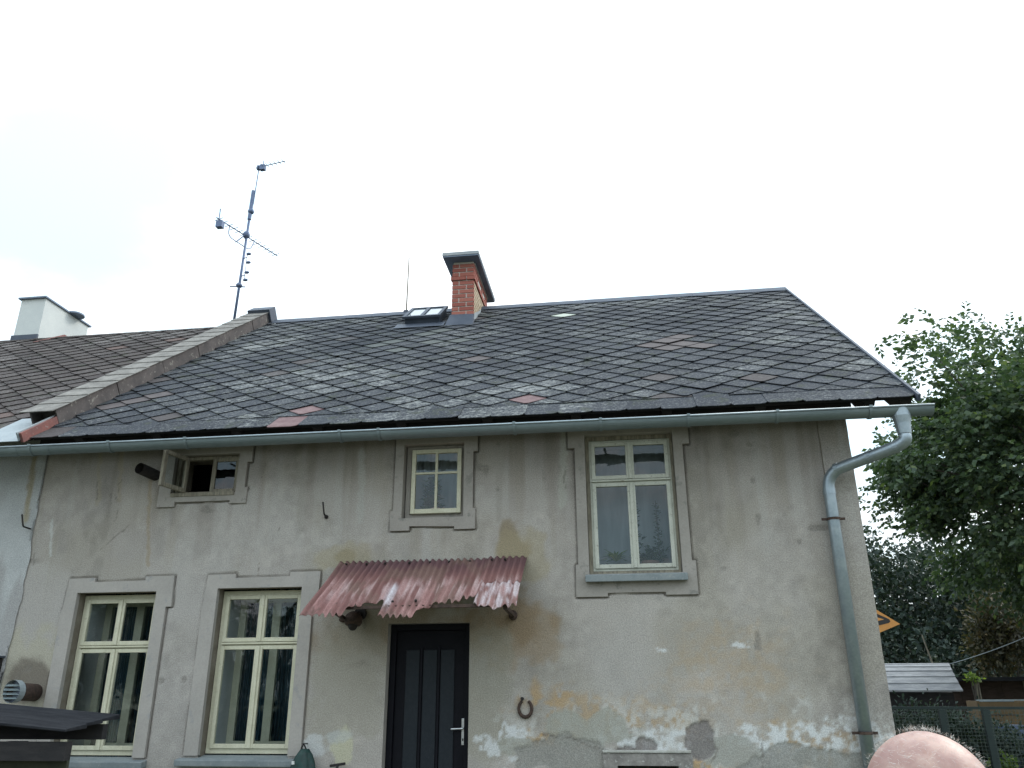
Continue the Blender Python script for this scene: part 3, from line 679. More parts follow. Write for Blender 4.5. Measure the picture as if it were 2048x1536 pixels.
pts = arc([pA, e1, w1, wb], 0.17)
b = MB(); b.tube(pts, 0.057, 20); b.build('pipe', M_ZINC_PIPE, dp, smooth=True)
for i, tt in enumerate((0.12, 0.45, 0.86)):
    q = e1.lerp(w1, tt); d = (w1-e1).normalized(); b = MB(); b.tube([q-d*0.02, q+d*0.02], 0.0605, 18); b.build('pipe_collar', M_ZINC_PIPE, dp, smooth=False)
for z in (w1.z-0.19,): 
    b = MB(); b.tube([(w1.x, -0.1, z+0.03), (w1.x, -0.1, z-0.03)], 0.0605, 18); b.build('pipe_collar', M_ZINC_PIPE, dp)
for z in (float(onY(1668, 1038, -0.1)[2]), 1.15):
    b = MB(); b.tube([(w1.x+0.003, -0.1, z+0.012), (w1.x+0.003, -0.1, z-0.012)], 0.064, 18); b.box(w1.x-0.11, w1.x+0.11, -0.106, -0.094, z-0.012, z+0.012); b.tube([(w1.x, -0.05, z), (w1.x, 0.03, z)], 0.007, 8); b.build('pipe_clamp', M_IRON, dp)

# ------------------------------------------------------------------ parapet between the two roofs
par = part('parapet', house); PH = 0.20; PWD = 0.33
def pbox(s0, s1, xa, xb, h0, h1, name, mat, taper=0.0):
    b = MB(); b.hexa([RP(PX(s0)+xa, s0, h0), RP(PX(s0)+xb, s0, h0), RP(PX(s1)+xb, s1, h0), RP(PX(s1)+xa, s1, h0), RP(PX(s0)+xa, s0, h1), RP(PX(s0)+xb, s0, h1), RP(PX(s1)+xb, s1, h1-taper), RP(PX(s1)+xa, s1, h1-taper)])
    return b.build(name, mat, par)
pbox(0.60, 5.80, -PWD+0.02, -0.015, -0.01, PH-0.01, 'core', M_CORE)
cuts = [0.45, 1.55, 2.55, 3.45, 4.35, 5.15, 5.82]
for i, (a, c) in enumerate(zip(cuts[:-1], cuts[1:])): pbox(a, c-0.012, -0.014, 0.004+0.004*(i % 2), 0.0, PH, 'side_panel', M_PANEL)
for i, (a, c) in enumerate(zip(cuts[:-1], cuts[1:])): pbox(a, c-0.012, -PWD-0.004, -PWD+0.014, 0.0, PH, 'side_panel', M_PANEL)
s = 0.36
while s < 5.75:
    L = 0.30; pbox(s, s+L+0.05, -PWD-0.05, 0.035+rng.uniform(-0.01, 0.01), PH+0.012, PH+0.022, 'cover_plate', M_COVER, 0.010); s += L
pbox(5.72, 5.95, -PWD-0.03, 0.05, 0.02, PH+0.07, 'ridge_hood', M_DARKMETAL)
pbox(-0.10, 0.62, -0.03, 0.0, 0.012, 0.12, 'red_board', M_REDBOARD)
pbox(-0.14, 0.66, -PWD-0.30, -0.032, 0.040, 0.046, 'zinc_flashing', M_ZINC_BRIGHT)
pbox(-0.12, 0.5, -0.045, -0.032, 0.046, 0.135, 'zinc_upstand', M_ZINC_BRIGHT)

# ------------------------------------------------------------------ chimney of the house
ch = part('chimney', house)
CXL, CXR, CYF, CYB, CZT = -2.505, -2.148, 3.245, 4.60, 8.13
b = MB(); b.box(CXL+0.012, CXR-0.012, CYF+0.012, CYB-0.012, 6.6, CZT); b.build('stack', M_MORTAR, ch)
BH = 0.0785; JO = 0.018; z = 7.165; courses = 0; belt_z = 7.77
bm_cache = {}
def brick(x0, x1, y0, y1, z0, z1, mat=M_BRICK):
    key = (round(x1-x0, 3), round(y1-y0, 3), round(z1-z0, 3), mat.name)
    if key not in bm_cache:
        q = MB(); q.box(-(x1-x0)/2, (x1-x0)/2, -(y1-y0)/2, (y1-y0)/2, -(z1-z0)/2, (z1-z0)/2); bm_cache[key] = q.mesh('brick', mat)
    link_mesh('brick', bm_cache[key], ch, Matrix.Translation(((x0+x1)/2+rng.gauss(0, 0.0008), (y0+y1)/2+rng.gauss(0, 0.0012), (z0+z1)/2+rng.gauss(0, 0.0008))))
while z+BH < CZT:
    xm = CXL + (CXR-CXL)*(0.66 if courses % 2 == 0 else 0.315); zz = z+BH-JO
    out = 0.022 if abs(z-belt_z) < BH*0.55 else 0.0
    brick(CXL-out, xm-JO/2, CYF-out, CYF+0.05, z, zz); brick(xm+JO/2, CXR+out, CYF-out, CYF+0.05, z, zz)
    y = CYF+0.065; i = 0
    while y < CYB-0.03:
        L = min(0.235 if (courses+i) % 2 else 0.115, CYB-y)
        vent = z > belt_z+BH*1.1 and z < CZT-BH*1.3 and 0.25 < (y-CYF) < 1.1 and int((y-CYF)/0.2) % 2 == 0
        if L > 0.04 and not vent: brick(CXR-0.03, CXR+out, y, y+L-JO, z, zz, M_SUNLIT_SANDBRICK if z < belt_z and y < CYF+0.95 else M_BRICK)
        y += L; i += 1
    z += BH; courses += 1
b = MB(); b.box(CXL-0.012, CXR+0.01, CYF+0.07, CYB+0.02, CZT-0.02, CZT+0.002); b.build('bed_course', M_MORTAR, ch)
b = MB(); b.box(-2.635, -2.045, 3.06, 4.80, CZT+0.004, CZT+0.028); b.build('cap_underside', M_CAPUNDER, ch)
b = MB(); b.box(-2.642, -2.038, 3.052, 4.808, CZT+0.030, CZT+0.085); b.build('cap_slab', M_CONCRETE, ch)
b = MB()
b.hexa([RP(CXL-0.075, 4.55, 0.03)+Vector((0, 0, 0)), RP(CXR+0.02, 4.55, 0.03), (CXR+0.01, CYF+0.4, 6.9), (CXL-0.03, CYF+0.4, 6.9), (CXL-0.02, CYF-0.01, 7.175), (CXR+0.008, CYF-0.01, 7.165), (CXR+0.008, CYF+0.3, 7.2), (CXL-0.02, CYF+0.3, 7.2)])
b.build('lead_flashing', M_DARKMETAL, ch)
b = MB(); b.poly([(CXR+0.012, CYF-0.0, 6.98), (CXR+0.012, CYF+0.75, 7.55), (CXR+0.012, CYF+0.55, 7.52), (CXR+0.012, CYF+0.5, 7.46), (CXR+0.012, CYF+0.02, 7.19)]); b.build('side_flashing', M_ZINC_BRIGHT, ch)

# ------------------------------------------------------------------ roof hatch with two panes
sk = part('roof_hatch', house)
SX0, SX1, SS0, SS1, SH = -3.29, -2.70, 4.80, 5.46, 0.15
def rbox(b, x0, x1, s0, s1, h0, h1): return b.hexa([RP(x0, s0, h0), RP(x1, s0, h0), RP(x1, s1, h0), RP(x0, s1, h0), RP(x0, s0, h1), RP(x1, s0, h1), RP(x1, s1, h1), RP(x0, s1, h1)])
rbox(MB(), SX0+0.01, SX1-0.01, SS0, SS1, 0.0, SH-0.02).build('curb', M_DARKMETAL, sk)
for (xa, xb, sa, sb) in ((SX0-0.02, SX0+0.035, SS0-0.03, SS1+0.03), (SX1-0.035, SX1+0.02, SS0-0.03, SS1+0.03), (SX0+0.036, SX1-0.036, SS0-0.03, SS0+0.03), (SX0+0.036, SX1-0.036, SS1-0.03, SS1+0.03), ((SX0+SX1)/2-0.028, (SX0+SX1)/2+0.028, SS0+0.031, SS1-0.031)):
    rbox(MB(), xa, xb, sa, sb, SH-0.018, SH+0.02).build('frame', M_DARKMETAL, sk)
t = NT('hatch_glass'); t.pbr((0.18, 0.22, 0.25), 0.06, 0, None, 0.8); M_HATCH = t.m
for xa, xb in ((SX0+0.037, (SX0+SX1)/2-0.029), ((SX0+SX1)/2+0.029, SX1-0.037)): rbox(MB(), xa, xb, SS0+0.032, SS1-0.032, SH-0.01, SH+0.004).build('pane', M_HATCH, sk)
rbox(MB(), SX0-0.12, SX1+0.1, SS0-0.28, SS0-0.001, 0.038, 0.044).build('apron', M_DARKMETAL, sk)

# ------------------------------------------------------------------ neighbouring house
nb = thing('neighbour_house', 'adjoining pale plastered house with brownish tiled roof and white chimney', 'house')
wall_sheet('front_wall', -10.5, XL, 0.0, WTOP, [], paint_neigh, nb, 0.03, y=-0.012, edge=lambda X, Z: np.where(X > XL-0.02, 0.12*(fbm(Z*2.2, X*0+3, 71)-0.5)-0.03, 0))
NX0 = -12.6
b = MB(); b.box(NX0, -6.52, BACKY-0.3, BACKY, 0, WTOP-0.02); b.build('rear_wall', M_WHITEPLASTER, nb)
b = MB(); b.poly([(NX0+0.3, 0.0, 0), (NX0+0.3, BACKY, 0), (NX0+0.3, BACKY, WTOP), (NX0+0.3, RY, RZ-0.15), (NX0+0.3, 0, WTOP)]); b.build('gable_wall', M_WHITEPLASTER, nb)
b = MB(); b.box(NX0+0.3, -10.5, -0.01, 0.25, 0, WTOP); b.build('front_wall_end', M_WHITEPLASTER, nb)
nroof = deck('roof', NX0, -6.45, M_TIMBER, nb, RIDGE_S-0.10)
lay_roof(nroof, NX0, -6.40, M_TILE_N, RIDGE_S-0.10, 280, 23, shift=0.09)
for k, (a, c) in enumerate(((-12.6, -10.2), (-10.18, -8.3), (-8.28, -6.35))):
    b = MB(); f0 = RP(0, RIDGE_S-0.22, 0.04); pk = (RY, RZ+0.012+0.003*(k % 2)); b.sweep_x([(f0.y, f0.z), pk, (2*RY-f0.y, f0.z), (2*RY-f0.y, f0.z-0.01), (pk[0], pk[1]-0.012), (f0.y, f0.z-0.01)], a, c); b.build('ridge_cap', M_TILE_N, nroof)
rd = MB(); e0 = Vector(onY(75, 684, RY-0.25)); e1_ = Vector(onY(128, 674, RY-0.05))
rd.hexa([e0+Vector((0, -0.12, -0.05)), e1_+Vector((0.02, -0.1, -0.12)), e1_+Vector((0.02, 0.2, -0.1)), e0+Vector((0, 0.2, -0.05)), e0+Vector((0, 0, 0.02)), e1_+Vector((0, 0, 0.05)), e1_+Vector((0, 0.15, 0.05)), e0+Vector((0, 0.15, 0.02))]).build('raised_ridge_tile', M_REDBOARD, nroof)
nc = part('chimney', nb); NXL, NXR = -10.97, -10.47
b = MB(); b.box(NXL, NXR, RY-0.05, 5.28, 6.9, 8.43); b.build('stack', M_WHITEPLASTER, nc)
b = MB(); b.box(NXL-0.04, NXR+0.03, RY-0.10, 5.34, 8.433, 8.462); b.build('cap', M_CAPUNDER, nc)
b = MB(); b.box(NXL-0.02, NXR+0.012, RY-0.085, RY-0.051, 7.3, RZ+0.06); b.build('lead_flashing', M_DARKMETAL, nc)
cp = Vector(onX(151, 630, -10.44)); b = MB()
b.tube([(cp.x, cp.y, 8.46), (cp.x, cp.y, cp.z-0.02)], 0.02, 8); b.tube([(cp.x, cp.y, cp.z-0.02), (cp.x, cp.y, cp.z+0.012), (cp.x, cp.y, cp.z+0.05)], [0.17, 0.165, 0.01], 20); b.build('cowl', M_CAPUNDER, nc, smooth=False)
# ------------------------------------------------------------------ windows
def ring(b, x0, x1, z0, z1, w, y0, y1, wb=None):           # four mitre-free bars: stiles full height, rails between
    wb = wb or w
    b.box(x0, x0+w, y0, y1, z0, z1); b.box(x1-w, x1, y0, y1, z0, z1)
    b.box(x0+w, x1-w, y0+0.0006, y1-0.0006, z1-w, z1); b.box(x0+w, x1-w, y0+0.0006, y1-0.0006, z0, z0+wb)
def pane(parent, x0, x1, z0, z1, y, mat=None, tilt=0.0):
    b = MB(); b.quad((x0, y-tilt, z0), (x1, y+tilt, z0), (x1, y+tilt*0.6, z1), (x0, y-tilt*0.6, z1)); b.build('pane', mat or M_GLASS, parent)
def reveal(parent, o, y0, y1, mat, grow=0.0, name='reveal'):
    x0, x1, z0, z1 = o[0]-grow, o[1]+grow, o[2]-grow, o[3]+grow; b = MB()
    b.quad((x0, y0, z0), (x0, y1, z0), (x0, y1, z1), (x0, y0, z1)); b.quad((x1, y0, z0), (x1, y1, z0), (x1, y1, z1), (x1, y0, z1))
    b.quad((x0, y0, z1), (x1, y0, z1), (x1, y1, z1), (x0, y1, z1)); b.quad((x0, y0, z0), (x1, y0, z0), (x1, y1, z0), (x0, y1, z0))
    b.build(name, mat, parent)
def four_light(win, o, y, fw, frac, mat, bevel=0.004):
    """frame with transom and mullion, two upper and two lower sashes"""
    x0, x1, z0, z1 = o; xm = (x0+x1)/2; zt = z1-(z1-z0)*frac
    b = MB(); ring(b, x0, x1, z0, z1, fw, y+0.012, y+0.07); b.box(x0+fw, x1-fw, y+0.010, y+0.068, zt-0.016, zt+0.016); b.build('frame', mat, win, bevel=bevel)
    b = MB(); b.box(x0+fw-0.012, x1-fw+0.012, y-0.016, y+0.0095, zt-0.007, zt+0.012); b.build('drip_rail', mat, win, bevel=bevel)
    sw = 0.040
    for (za, zb) in ((z0+fw*0.9, zt-0.018), (zt+0.018, z1-fw*0.9)):
        for i, (xa, xb) in enumerate(((x0+fw*0.8, xm-0.002), (xm+0.002, x1-fw*0.8))):
            b = MB(); ring(b, xa, xb, za, zb, sw, y-0.006, y+0.034, sw*1.05); b.build('sash', mat, win, bevel=bevel)
            pane(win, xa+sw-0.004, xb-sw+0.004, za+sw-0.004, zb-sw+0.004, y+0.018, None, rng.uniform(-0.006, 0.006))
        b = MB(); b.box(xm-0.017, xm+0.017, y-0.018, y-0.0065, za+0.002, zb-0.002); b.build('cover_strip', mat, win, bevel=bevel)
def inner_window(win, o, y, mat, frac=None):
    x0, x1, z0, z1 = o[0]-0.015, o[1]+0.015, o[2]-0.0, o[3]+0.015; xm = (x0+x1)/2
    b = MB(); ring(b, x0, x1, z0, z1, 0.075, y, y+0.05); b.box(xm-0.045, xm+0.045, y+0.001, y+0.049, z0+0.075, z1-0.075)
    if frac: zt = z1-(z1-z0)*frac; b.box(x0+0.075, xm-0.045, y+0.002, y+0.048, zt-0.045, zt+0.045); b.box(xm+0.045, x1-0.075, y+0.002, y+0.048, zt-0.045, zt+0.045)
    b.build('inner_frame', mat, win)
    for xa, xb in ((x0+0.07, xm-0.04), (xm+0.04, x1-0.07)): pane(win, xa, xb, z0+0.07, z1-0.07, y+0.02, M_GLASS_IN, 0.004)
def surround(win, pts, o, mat, th=0.02):
    GROOVES.append(list(pts)[:12] if o is None else list(pts)+[pts[0]])
    prism(pts, [[(o[0], o[2]), (o[1], o[2]), (o[1], o[3]), (o[0], o[3])]] if o else [], -th, 0.034, 'surround', mat, win)
def P(px, py): return wxz(px, py)
def curtain(name, label, x0, x1, z0, z1, y, mat, folds, amp, lean=0.0, seed=0):
    r = random.Random(seed); n = folds*8; m = 14; b = MB(); V = []
    ph = [r.uniform(0, 6.28) for _ in range(4)]
    for j in range(m+1):
        w = j/m; z = z1+(z0-z1)*w
        for i in range(n+1):
            u = i/n; k = 0.7+0.5*math.sin(3*u+ph[0]+2*w)
            V.append((x0+(x1-x0)*u+lean*w*math.sin(2*w+ph[1])+0.01*math.sin(9*w+7*u), y+amp*k*math.sin(folds*6.283*u+ph[2]+0.5*math.sin(4*w+ph[3])), z))
    b.v = V; b.f = [(j*(n+1)+i, j*(n+1)+i+1, (j+1)*(n+1)+i+1, (j+1)*(n+1)+i) for j in range(m) for i in range(n)]; b.m = [0]*len(b.f)
    return tag(b.build(name, mat, None, smooth=True), label, 'curtain', None)

# lower two windows: double casements with cream paint
def low_window(o, outer, label, sill_px):
    w = part('window', house); w['label'] = label
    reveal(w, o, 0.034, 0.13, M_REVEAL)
    inset = (o[0]+0.004, o[1]-0.004, o[2]+0.03, o[3]-0.015)
    four_light(w, inset, 0.115, 0.055, 0.34, M_CREAM)
    reveal(w, (inset[0]+0.035, inset[1]-0.035, inset[2]+0.02, inset[3]-0.02), 0.19, 0.50, M_INNERWHITE, 0.0, 'inner_reveal')
    inner_window(w, (inset[0]+0.05, inset[1]-0.05, inset[2]+0.02, inset[3]-0.03), 0.48, M_CREAM)
    surround(w, outer, None, M_SURROUND_LOW)
    x0 = wxz(*sill_px[0])[0]; x1 = wxz(*sill_px[1])[0]; zt = o[2]
    b = MB(); b.hexa([(x0, -0.09, zt-0.07), (x1, -0.09, zt-0.07), (x1, 0.12, zt-0.06), (x0, 0.12, zt-0.06), (x0, -0.095, zt-0.012), (x1, -0.095, zt-0.012), (x1, 0.128, zt+0.02), (x0, 0.128, zt+0.02)]); b.build('sill', M_SILL, w, bevel=0.006)
    return w
def low_outline(tl, tr, ear_l, ear_r, n_l, n_r, o, jl, jr):
    zb = o[2]+0.022
    a = P(*tl); d = P(*tr); l = P(*ear_l); r_ = P(*ear_r); nl = P(*n_l); nr = P(*n_r); ztop = a[1]; zn = min(nl[1], nr[1]) - 0.0
    return [(o[0]-jl, zb), (o[0]-jl, l[1]), (l[0], l[1]), (a[0]+0.02, a[1]), (nl[0], a[1]+0.003), (nl[0], nl[1]-0.035), (nr[0], nl[1]-0.03), (nr[0], d[1]-0.002), (d[0], d[1]), (r_[0]+0.01, r_[1]), (o[1]+jr, r_[1]), (o[1]+jr, zb), (o[1], zb), (o[1], o[3]), (o[0], o[3]), (o[0], zb)]
low_window(W1, low_outline((138.7, 1158), (350.6, 1151.6), (127, 1219.4), (342, 1213.5), (192.8, 1158), (293.9, 1153), W1, 0.15, 0.13), 'tall cream double window beside the wall flue', ((58, 1525), (294, 1521)))
low_window(W2, low_outline((414.8, 1150.3), (642.4, 1142.6), (407, 1211.7), (634, 1205), (473.3, 1149.5), (582.4, 1145), W2, 0.15, 0.13), 'tall cream double window beside the tin awning', ((357, 1524), (592, 1520)))
for o, nm in ((W1, 'tall window beside the flue'), (W2, 'tall window beside the tin awning')):
    xm = (o[0]+o[1])/2
    curtain('curtain', 'dark teal patterned curtain, left half, behind the '+nm, o[0]+0.02, xm-0.06, o[2]-0.05, o[3]+0.1, 0.62, M_CURTAIN, 5, 0.03, 0.05, 3)
    curtain('curtain', 'dark teal patterned curtain, right half, behind the '+nm, xm+0.02, o[1]-0.02, o[2]-0.05, o[3]+0.1, 0.63, M_CURTAIN, 5, 0.03, -0.05, 4)

# small attic window with its left casement swung out
w = part('window', house); w['label'] = 'small attic window with one casement swung open'
o = U1; xm = wxz(420, 950)[0]
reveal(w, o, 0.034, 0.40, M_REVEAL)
b = MB(); ring(b, o[0]+0.002, o[1]-0.002, o[2]+0.002, o[3]-0.002, 0.035, 0.06, 0.12); b.build('frame', M_OLDWOOD, w)
xa = xm; xb = o[1]-0.012; za = o[2]+0.012; zb = o[3]-0.03
b = MB(); ring(b, xa, xb, za, zb, 0.045, 0.03, 0.062); b.build('sash', M_OLDWOOD, w, bevel=0.004); pane(w, xa+0.04, xb-0.04, za+0.04, zb-0.04, 0.047)
swx, swz0, swz1 = wxz(368, 980)[0], za, zb; SWL = 0.40; ang = math.radians(80)
def sw(u, v, dd): # local (along sash, up, thickness) of the swung casement
    dirx, diry = -math.cos(ang), -math.sin(ang); nx, ny = math.sin(ang), -math.cos(ang)
    return (swx+dirx*u+nx*dd, 0.0+diry*u+ny*dd-0.01, v)
def swbox(b, u0, u1, v0, v1, d0, d1): b.hexa([sw(u0, v0, d0), sw(u1, v0, d0), sw(u1, v0, d1), sw(u0, v0, d1), sw(u0, v1, d0), sw(u1, v1, d0), sw(u1, v1, d1), sw(u0, v1, d1)])
b = MB(); swbox(b, 0, 0.045, za, zb, 0, 0.035); swbox(b, SWL-0.05, SWL, za, zb, 0, 0.035); swbox(b, 0.045, SWL-0.05, zb-0.045, zb, 0.001, 0.034); swbox(b, 0.045, SWL-0.05, za, za+0.045, 0.001, 0.034); b.build('open_sash', M_OLDWOOD, w, bevel=0.004)
b = MB(); b.quad(sw(0.04, za+0.04, 0.018), sw(SWL-0.045, za+0.04, 0.018), sw(SWL-0.045, zb-0.04, 0.018), sw(0.04, zb-0.04, 0.018)); b.build('pane', M_GLASS, w)
bl = P(318, 1015.4); br = P(493, 1006.5); n1 = P(350, 1007); n2 = P(461, 1002.5); j = P(498, 950)
er = P(493, 975); tr_ = P(505, 924)
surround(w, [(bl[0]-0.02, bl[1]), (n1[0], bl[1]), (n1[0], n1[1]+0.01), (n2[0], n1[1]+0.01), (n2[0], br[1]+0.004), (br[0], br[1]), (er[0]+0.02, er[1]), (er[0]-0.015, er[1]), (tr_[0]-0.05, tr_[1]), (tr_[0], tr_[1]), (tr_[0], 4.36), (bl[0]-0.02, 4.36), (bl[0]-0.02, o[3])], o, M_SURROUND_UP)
b = MB(); b.box(o[0]+0.01, o[1]-0.01, -0.03, 0.058, o[2]-0.03, o[2]+0.010); b.build('sill', M_OLDWOOD, w)

# single four-pane window in the middle
w = part('window', house); w['label'] = 'single cream window with four panes below the gutter'
o = U2; reveal(w, o, 0.034, 0.36, M_SURROUND_UP)
sx0, _ = wxz(821, 960); sx1, _ = wxz(921, 960); sx0 -= 0.0
ins = (sx0-0.02, sx1+0.035, o[2]+0.035, o[3]-0.02)
b = MB(); ring(b, o[0]+0.012, o[1]-0.005, o[2]+0.005, o[3]-0.005, 0.05, 0.075, 0.14); b.build('frame', M_SURROUND_UP, w)
xa, xb, za, zb = sx0, sx1, o[2]+0.055, o[3]-0.05; xm = (xa+xb)/2; zt = zb-(zb-za)*0.375
b = MB(); ring(b, xa, xb, za, zb, 0.045, 0.03, 0.074, 0.05); b.build('sash', M_CREAM, w, bevel=0.004)
b = MB(); b.box(xm-0.013, xm+0.013, 0.035, 0.066, za+0.05, zb-0.045); b.build('glazing_bar', M_CREAM, w)
for u0, u1 in ((xa+0.045, xm-0.013), (xm+0.013, xb-0.045)): 
    b = MB(); b.box(u0, u1, 0.037, 0.064, zt-0.011, zt+0.011); b.build('glazing_bar', M_CREAM, w)
    for v0, v1 in ((za+0.045, zt-0.008), (zt+0.008, zb-0.04)): pane(w, u0-0.004, u1+0.004, v0, v1, 0.052, None, rng.uniform(-0.004, 0.004))
bl = P(780, 1062.7); br = P(950, 1057.7); el = P(781.5, 1023.3); erp = P(951, 1017); n1 = P(818.8, 1062); n2 = P(909, 1058); jl = P(788, 1000)[0]; jr = P(946, 1000)[0]; ut = P(954, 903)
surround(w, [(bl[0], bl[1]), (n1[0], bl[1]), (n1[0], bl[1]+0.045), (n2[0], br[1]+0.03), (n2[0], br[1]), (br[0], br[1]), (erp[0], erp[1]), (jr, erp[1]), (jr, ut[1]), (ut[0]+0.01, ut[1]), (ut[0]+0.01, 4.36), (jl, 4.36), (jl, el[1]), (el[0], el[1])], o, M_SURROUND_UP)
curtain('net_curtain', 'pale net curtain inside the single four-pane window', o[0], o[1], o[2]+0.02, o[3]+0.1, 0.33, M_NET, 7, 0.02, 0.0, 8)

# tall upper window with flaking paint
w = part('window', house); w['label'] = 'tall upper window with flaking pale paint and blue grey sill'
o = U3; reveal(w, o, 0.034, 0.12, M_SURROUND_UP)
b = MB(); ring(b, o[0]+0.003, o[1]-0.003, o[2]+0.003, o[3]-0.003, 0.042, 0.07, 0.13, 0.035); b.build('outer_frame', M_OLDWOOD, w)
fx0 = wxz(1181, 1000)[0]; fx1 = wxz(1348, 1000)[0]
ins = (fx0, fx1, o[2]+0.035, o[3]-0.05)
four_light(w, ins, 0.055, 0.028, 0.325, M_GREYPAINT)
reveal(w, (ins[0]+0.02, ins[1]-0.02, ins[2]+0.02, ins[3]-0.02), 0.132, 0.40, M_INNERWHITE, 0.0, 'inner_reveal')
bl = P(1153, 1194.5); br = P(1397, 1188.6); el = P(1151.8, 1130); erp = P(1392, 1121); n1 = P(1216, 1191.5); n2 = P(1332, 1190); jl = P(1156, 1100)[0]; jr = P(1381, 1090)[0]; ul = P(1144, 897); ur = P(1371, 888)
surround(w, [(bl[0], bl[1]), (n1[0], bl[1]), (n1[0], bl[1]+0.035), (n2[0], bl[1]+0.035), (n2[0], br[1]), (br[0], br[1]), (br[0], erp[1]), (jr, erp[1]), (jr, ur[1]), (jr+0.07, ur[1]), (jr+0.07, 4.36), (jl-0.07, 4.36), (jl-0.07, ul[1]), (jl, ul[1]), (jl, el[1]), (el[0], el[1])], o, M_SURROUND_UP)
s0 = P(1171.4, 1152)[0]; s1 = P(1374.4, 1148)[0]
b = MB(); b.hexa([(s0, -0.10, o[2]-0.085), (s1, -0.10, o[2]-0.085), (s1, 0.06, o[2]-0.07), (s0, 0.06, o[2]-0.07), (s0, -0.105, o[2]-0.018), (s1, -0.105, o[2]-0.018), (s1, 0.069, o[2]+0.012), (s0, 0.069, o[2]+0.012)]); b.build('sill', M_SILL, w, bevel=0.006)
curtain('net_curtain', 'pale net curtain drawn behind the tall upper window', o[0], o[1], o[2]+0.05, o[3]+0.1, 0.40, M_NET, 4, 0.02, 0.0, 9)

# ------------------------------------------------------------------ door
d = part('door', house); o = DOOR
reveal(d, o, -0.001, 0.16, M_SURROUND_UP)
b = MB(); ring(b, o[0]+0.002, o[1]-0.002, o[2], o[3]-0.002, 0.06, 0.10, 0.17); b.build('frame', M_DOOR, d, bevel=0.004)
lx0, lx1, lz0, lz1 = o[0]+0.05, o[1]-0.05, o[2]+0.02, o[3]-0.05
b = MB(); b.box(lx0+0.014, lx1-0.014, 0.135, 0.175, lz0, lz1-0.014); b.build('leaf', M_DOOR, d, bevel=0.004)
pw_ = (lx1-lx0-0.26)/3
for i in range(3):
    a = lx0+0.115+i*(pw_+0.02)
    b = MB(); b.box(a, a+pw_-0.016, 0.122, 0.134, lz0+0.25, lz1-0.20); b.build('panel', M_DOORPANEL, d, bevel=0.005)
for i in (1, 2):
    a = lx0+0.115+i*(pw_+0.02)-0.018; b = MB(); b.box(a-0.012, a+0.012, 0.112, 0.134, lz0+0.22, lz1-0.17); b.build('moulding', M_DOOR, d, bevel=0.004)
hx, hz = P(923, 1458); hx -= 0.01
hd = part('handle', d)
b = MB(); b.box(hx-0.016, hx+0.016, 0.126, 0.1345, hz-0.15, hz+0.09); b.build('plate', M_STEEL, hd, bevel=0.004)
b = MB(); b.tube([(hx, 0.127, hz), (hx, 0.085, hz)], 0.010, 10); b.tube([(hx+0.008, 0.083, hz), (hx-0.11, 0.083, hz-0.006)], 0.010, 10); b.build('lever', M_STEEL, hd, smooth=False)
b = MB(); b.box(hx-0.006, hx+0.006, 0.1235, 0.1258, hz-0.115, hz-0.09); b.build('keyhole', M_DOOR, hd)
b = MB(); b.box(o[0]-0.05, o[1]+0.05, -0.30, 0.10, 0.004, o[2]-0.002); b.build('doorstep', M_CONCRETE, d)

# ------------------------------------------------------------------ cellar opening at the foot of the wall
v = part('cellar_opening', house); o = VENT
reveal(v, o, 0.004, 0.40, M_VENTPL)
prism([(o[0]-0.12, 0.40), (o[1]+0.12, 0.40), (o[1]+0.13, o[3]+0.10), (o[0]-0.13, o[3]+0.105)], [[(o[0], o[2]), (o[1], o[2]), (o[1], o[3]), (o[0], o[3])]], -0.016, 0.004, 'mortar_frame', M_VENTPL, v)
b = MB(); b.hexa([(o[0]-0.13, -0.030, o[3]+0.108), (o[1]+0.12, -0.028, o[3]+0.108), (o[1]+0.12, -0.002, o[3]+0.108), (o[0]-0.13, -0.002, o[3]+0.108), (o[0]-0.135, -0.028, o[3]+0.130), (o[1]+0.125, -0.026, o[3]+0.134), (o[1]+0.125, -0.002, o[3]+0.134), (o[0]-0.135, -0.002, o[3]+0.130)]); b.build('lip', surf('chipped_lime_lip', (0.38, 0.37, 0.33), (0.5, 0.5, 0.47), 14, 0.95, 0, 0.5, 40, c3=(0.25, 0.23, 0.22)), v, bevel=0.006)
for k in range(5):
    x = o[0]+(o[1]-o[0])*(k+0.5)/5; b = MB(); b.tube([(x, 0.1, o[2]), (x, 0.1, o[3])], 0.008, 8); b.build('iron_bar', M_IRON, v)
b = MB(); b.quad((o[0]-0.1, 0.401, o[2]-0.1), (o[1]+0.1, 0.401, o[2]-0.1), (o[1]+0.1, 0.401, o[3]+0.1), (o[0]-0.1, 0.401, o[3]+0.1)); b.build('back', M_CORE, v)
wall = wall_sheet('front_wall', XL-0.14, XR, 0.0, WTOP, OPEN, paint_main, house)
# ------------------------------------------------------------------ corrugated awning over the door
def awning_mat():
    t = NT('faded_red_tin'); p = t.pos(); a = t.n('ShaderNodeAttribute', attribute_name='paint').outputs['Color']
    col = t.mix(t.ramp(t.noise(p, 40, 5, 0.7), 0.35, 0.7, 0, 0.45), a, (0.16, 0.08, 0.075))
    t.pbr(col, 0.6, 0.0, t.bump(t.noise(p, 30, 4), 0.15, 0.005), 0.35); return t.m
M_TIN = awning_mat()
aw = thing('awning', 'faded red corrugated tin awning with ragged lower edge above the dark door', 'awning')
AX0, AX1 = -2.918, -0.944; ATZ, ALY, ALZ = 2.775, -0.985, 2.155; AL = math.hypot(ALY+0.03, ATZ-ALZ)
adir = Vector((0, ALY+0.03, ALZ-ATZ)).normalized(); anrm = Vector((0, adir.z, -adir.y)); 
if anrm.z < 0: anrm = -anrm
NW = 30
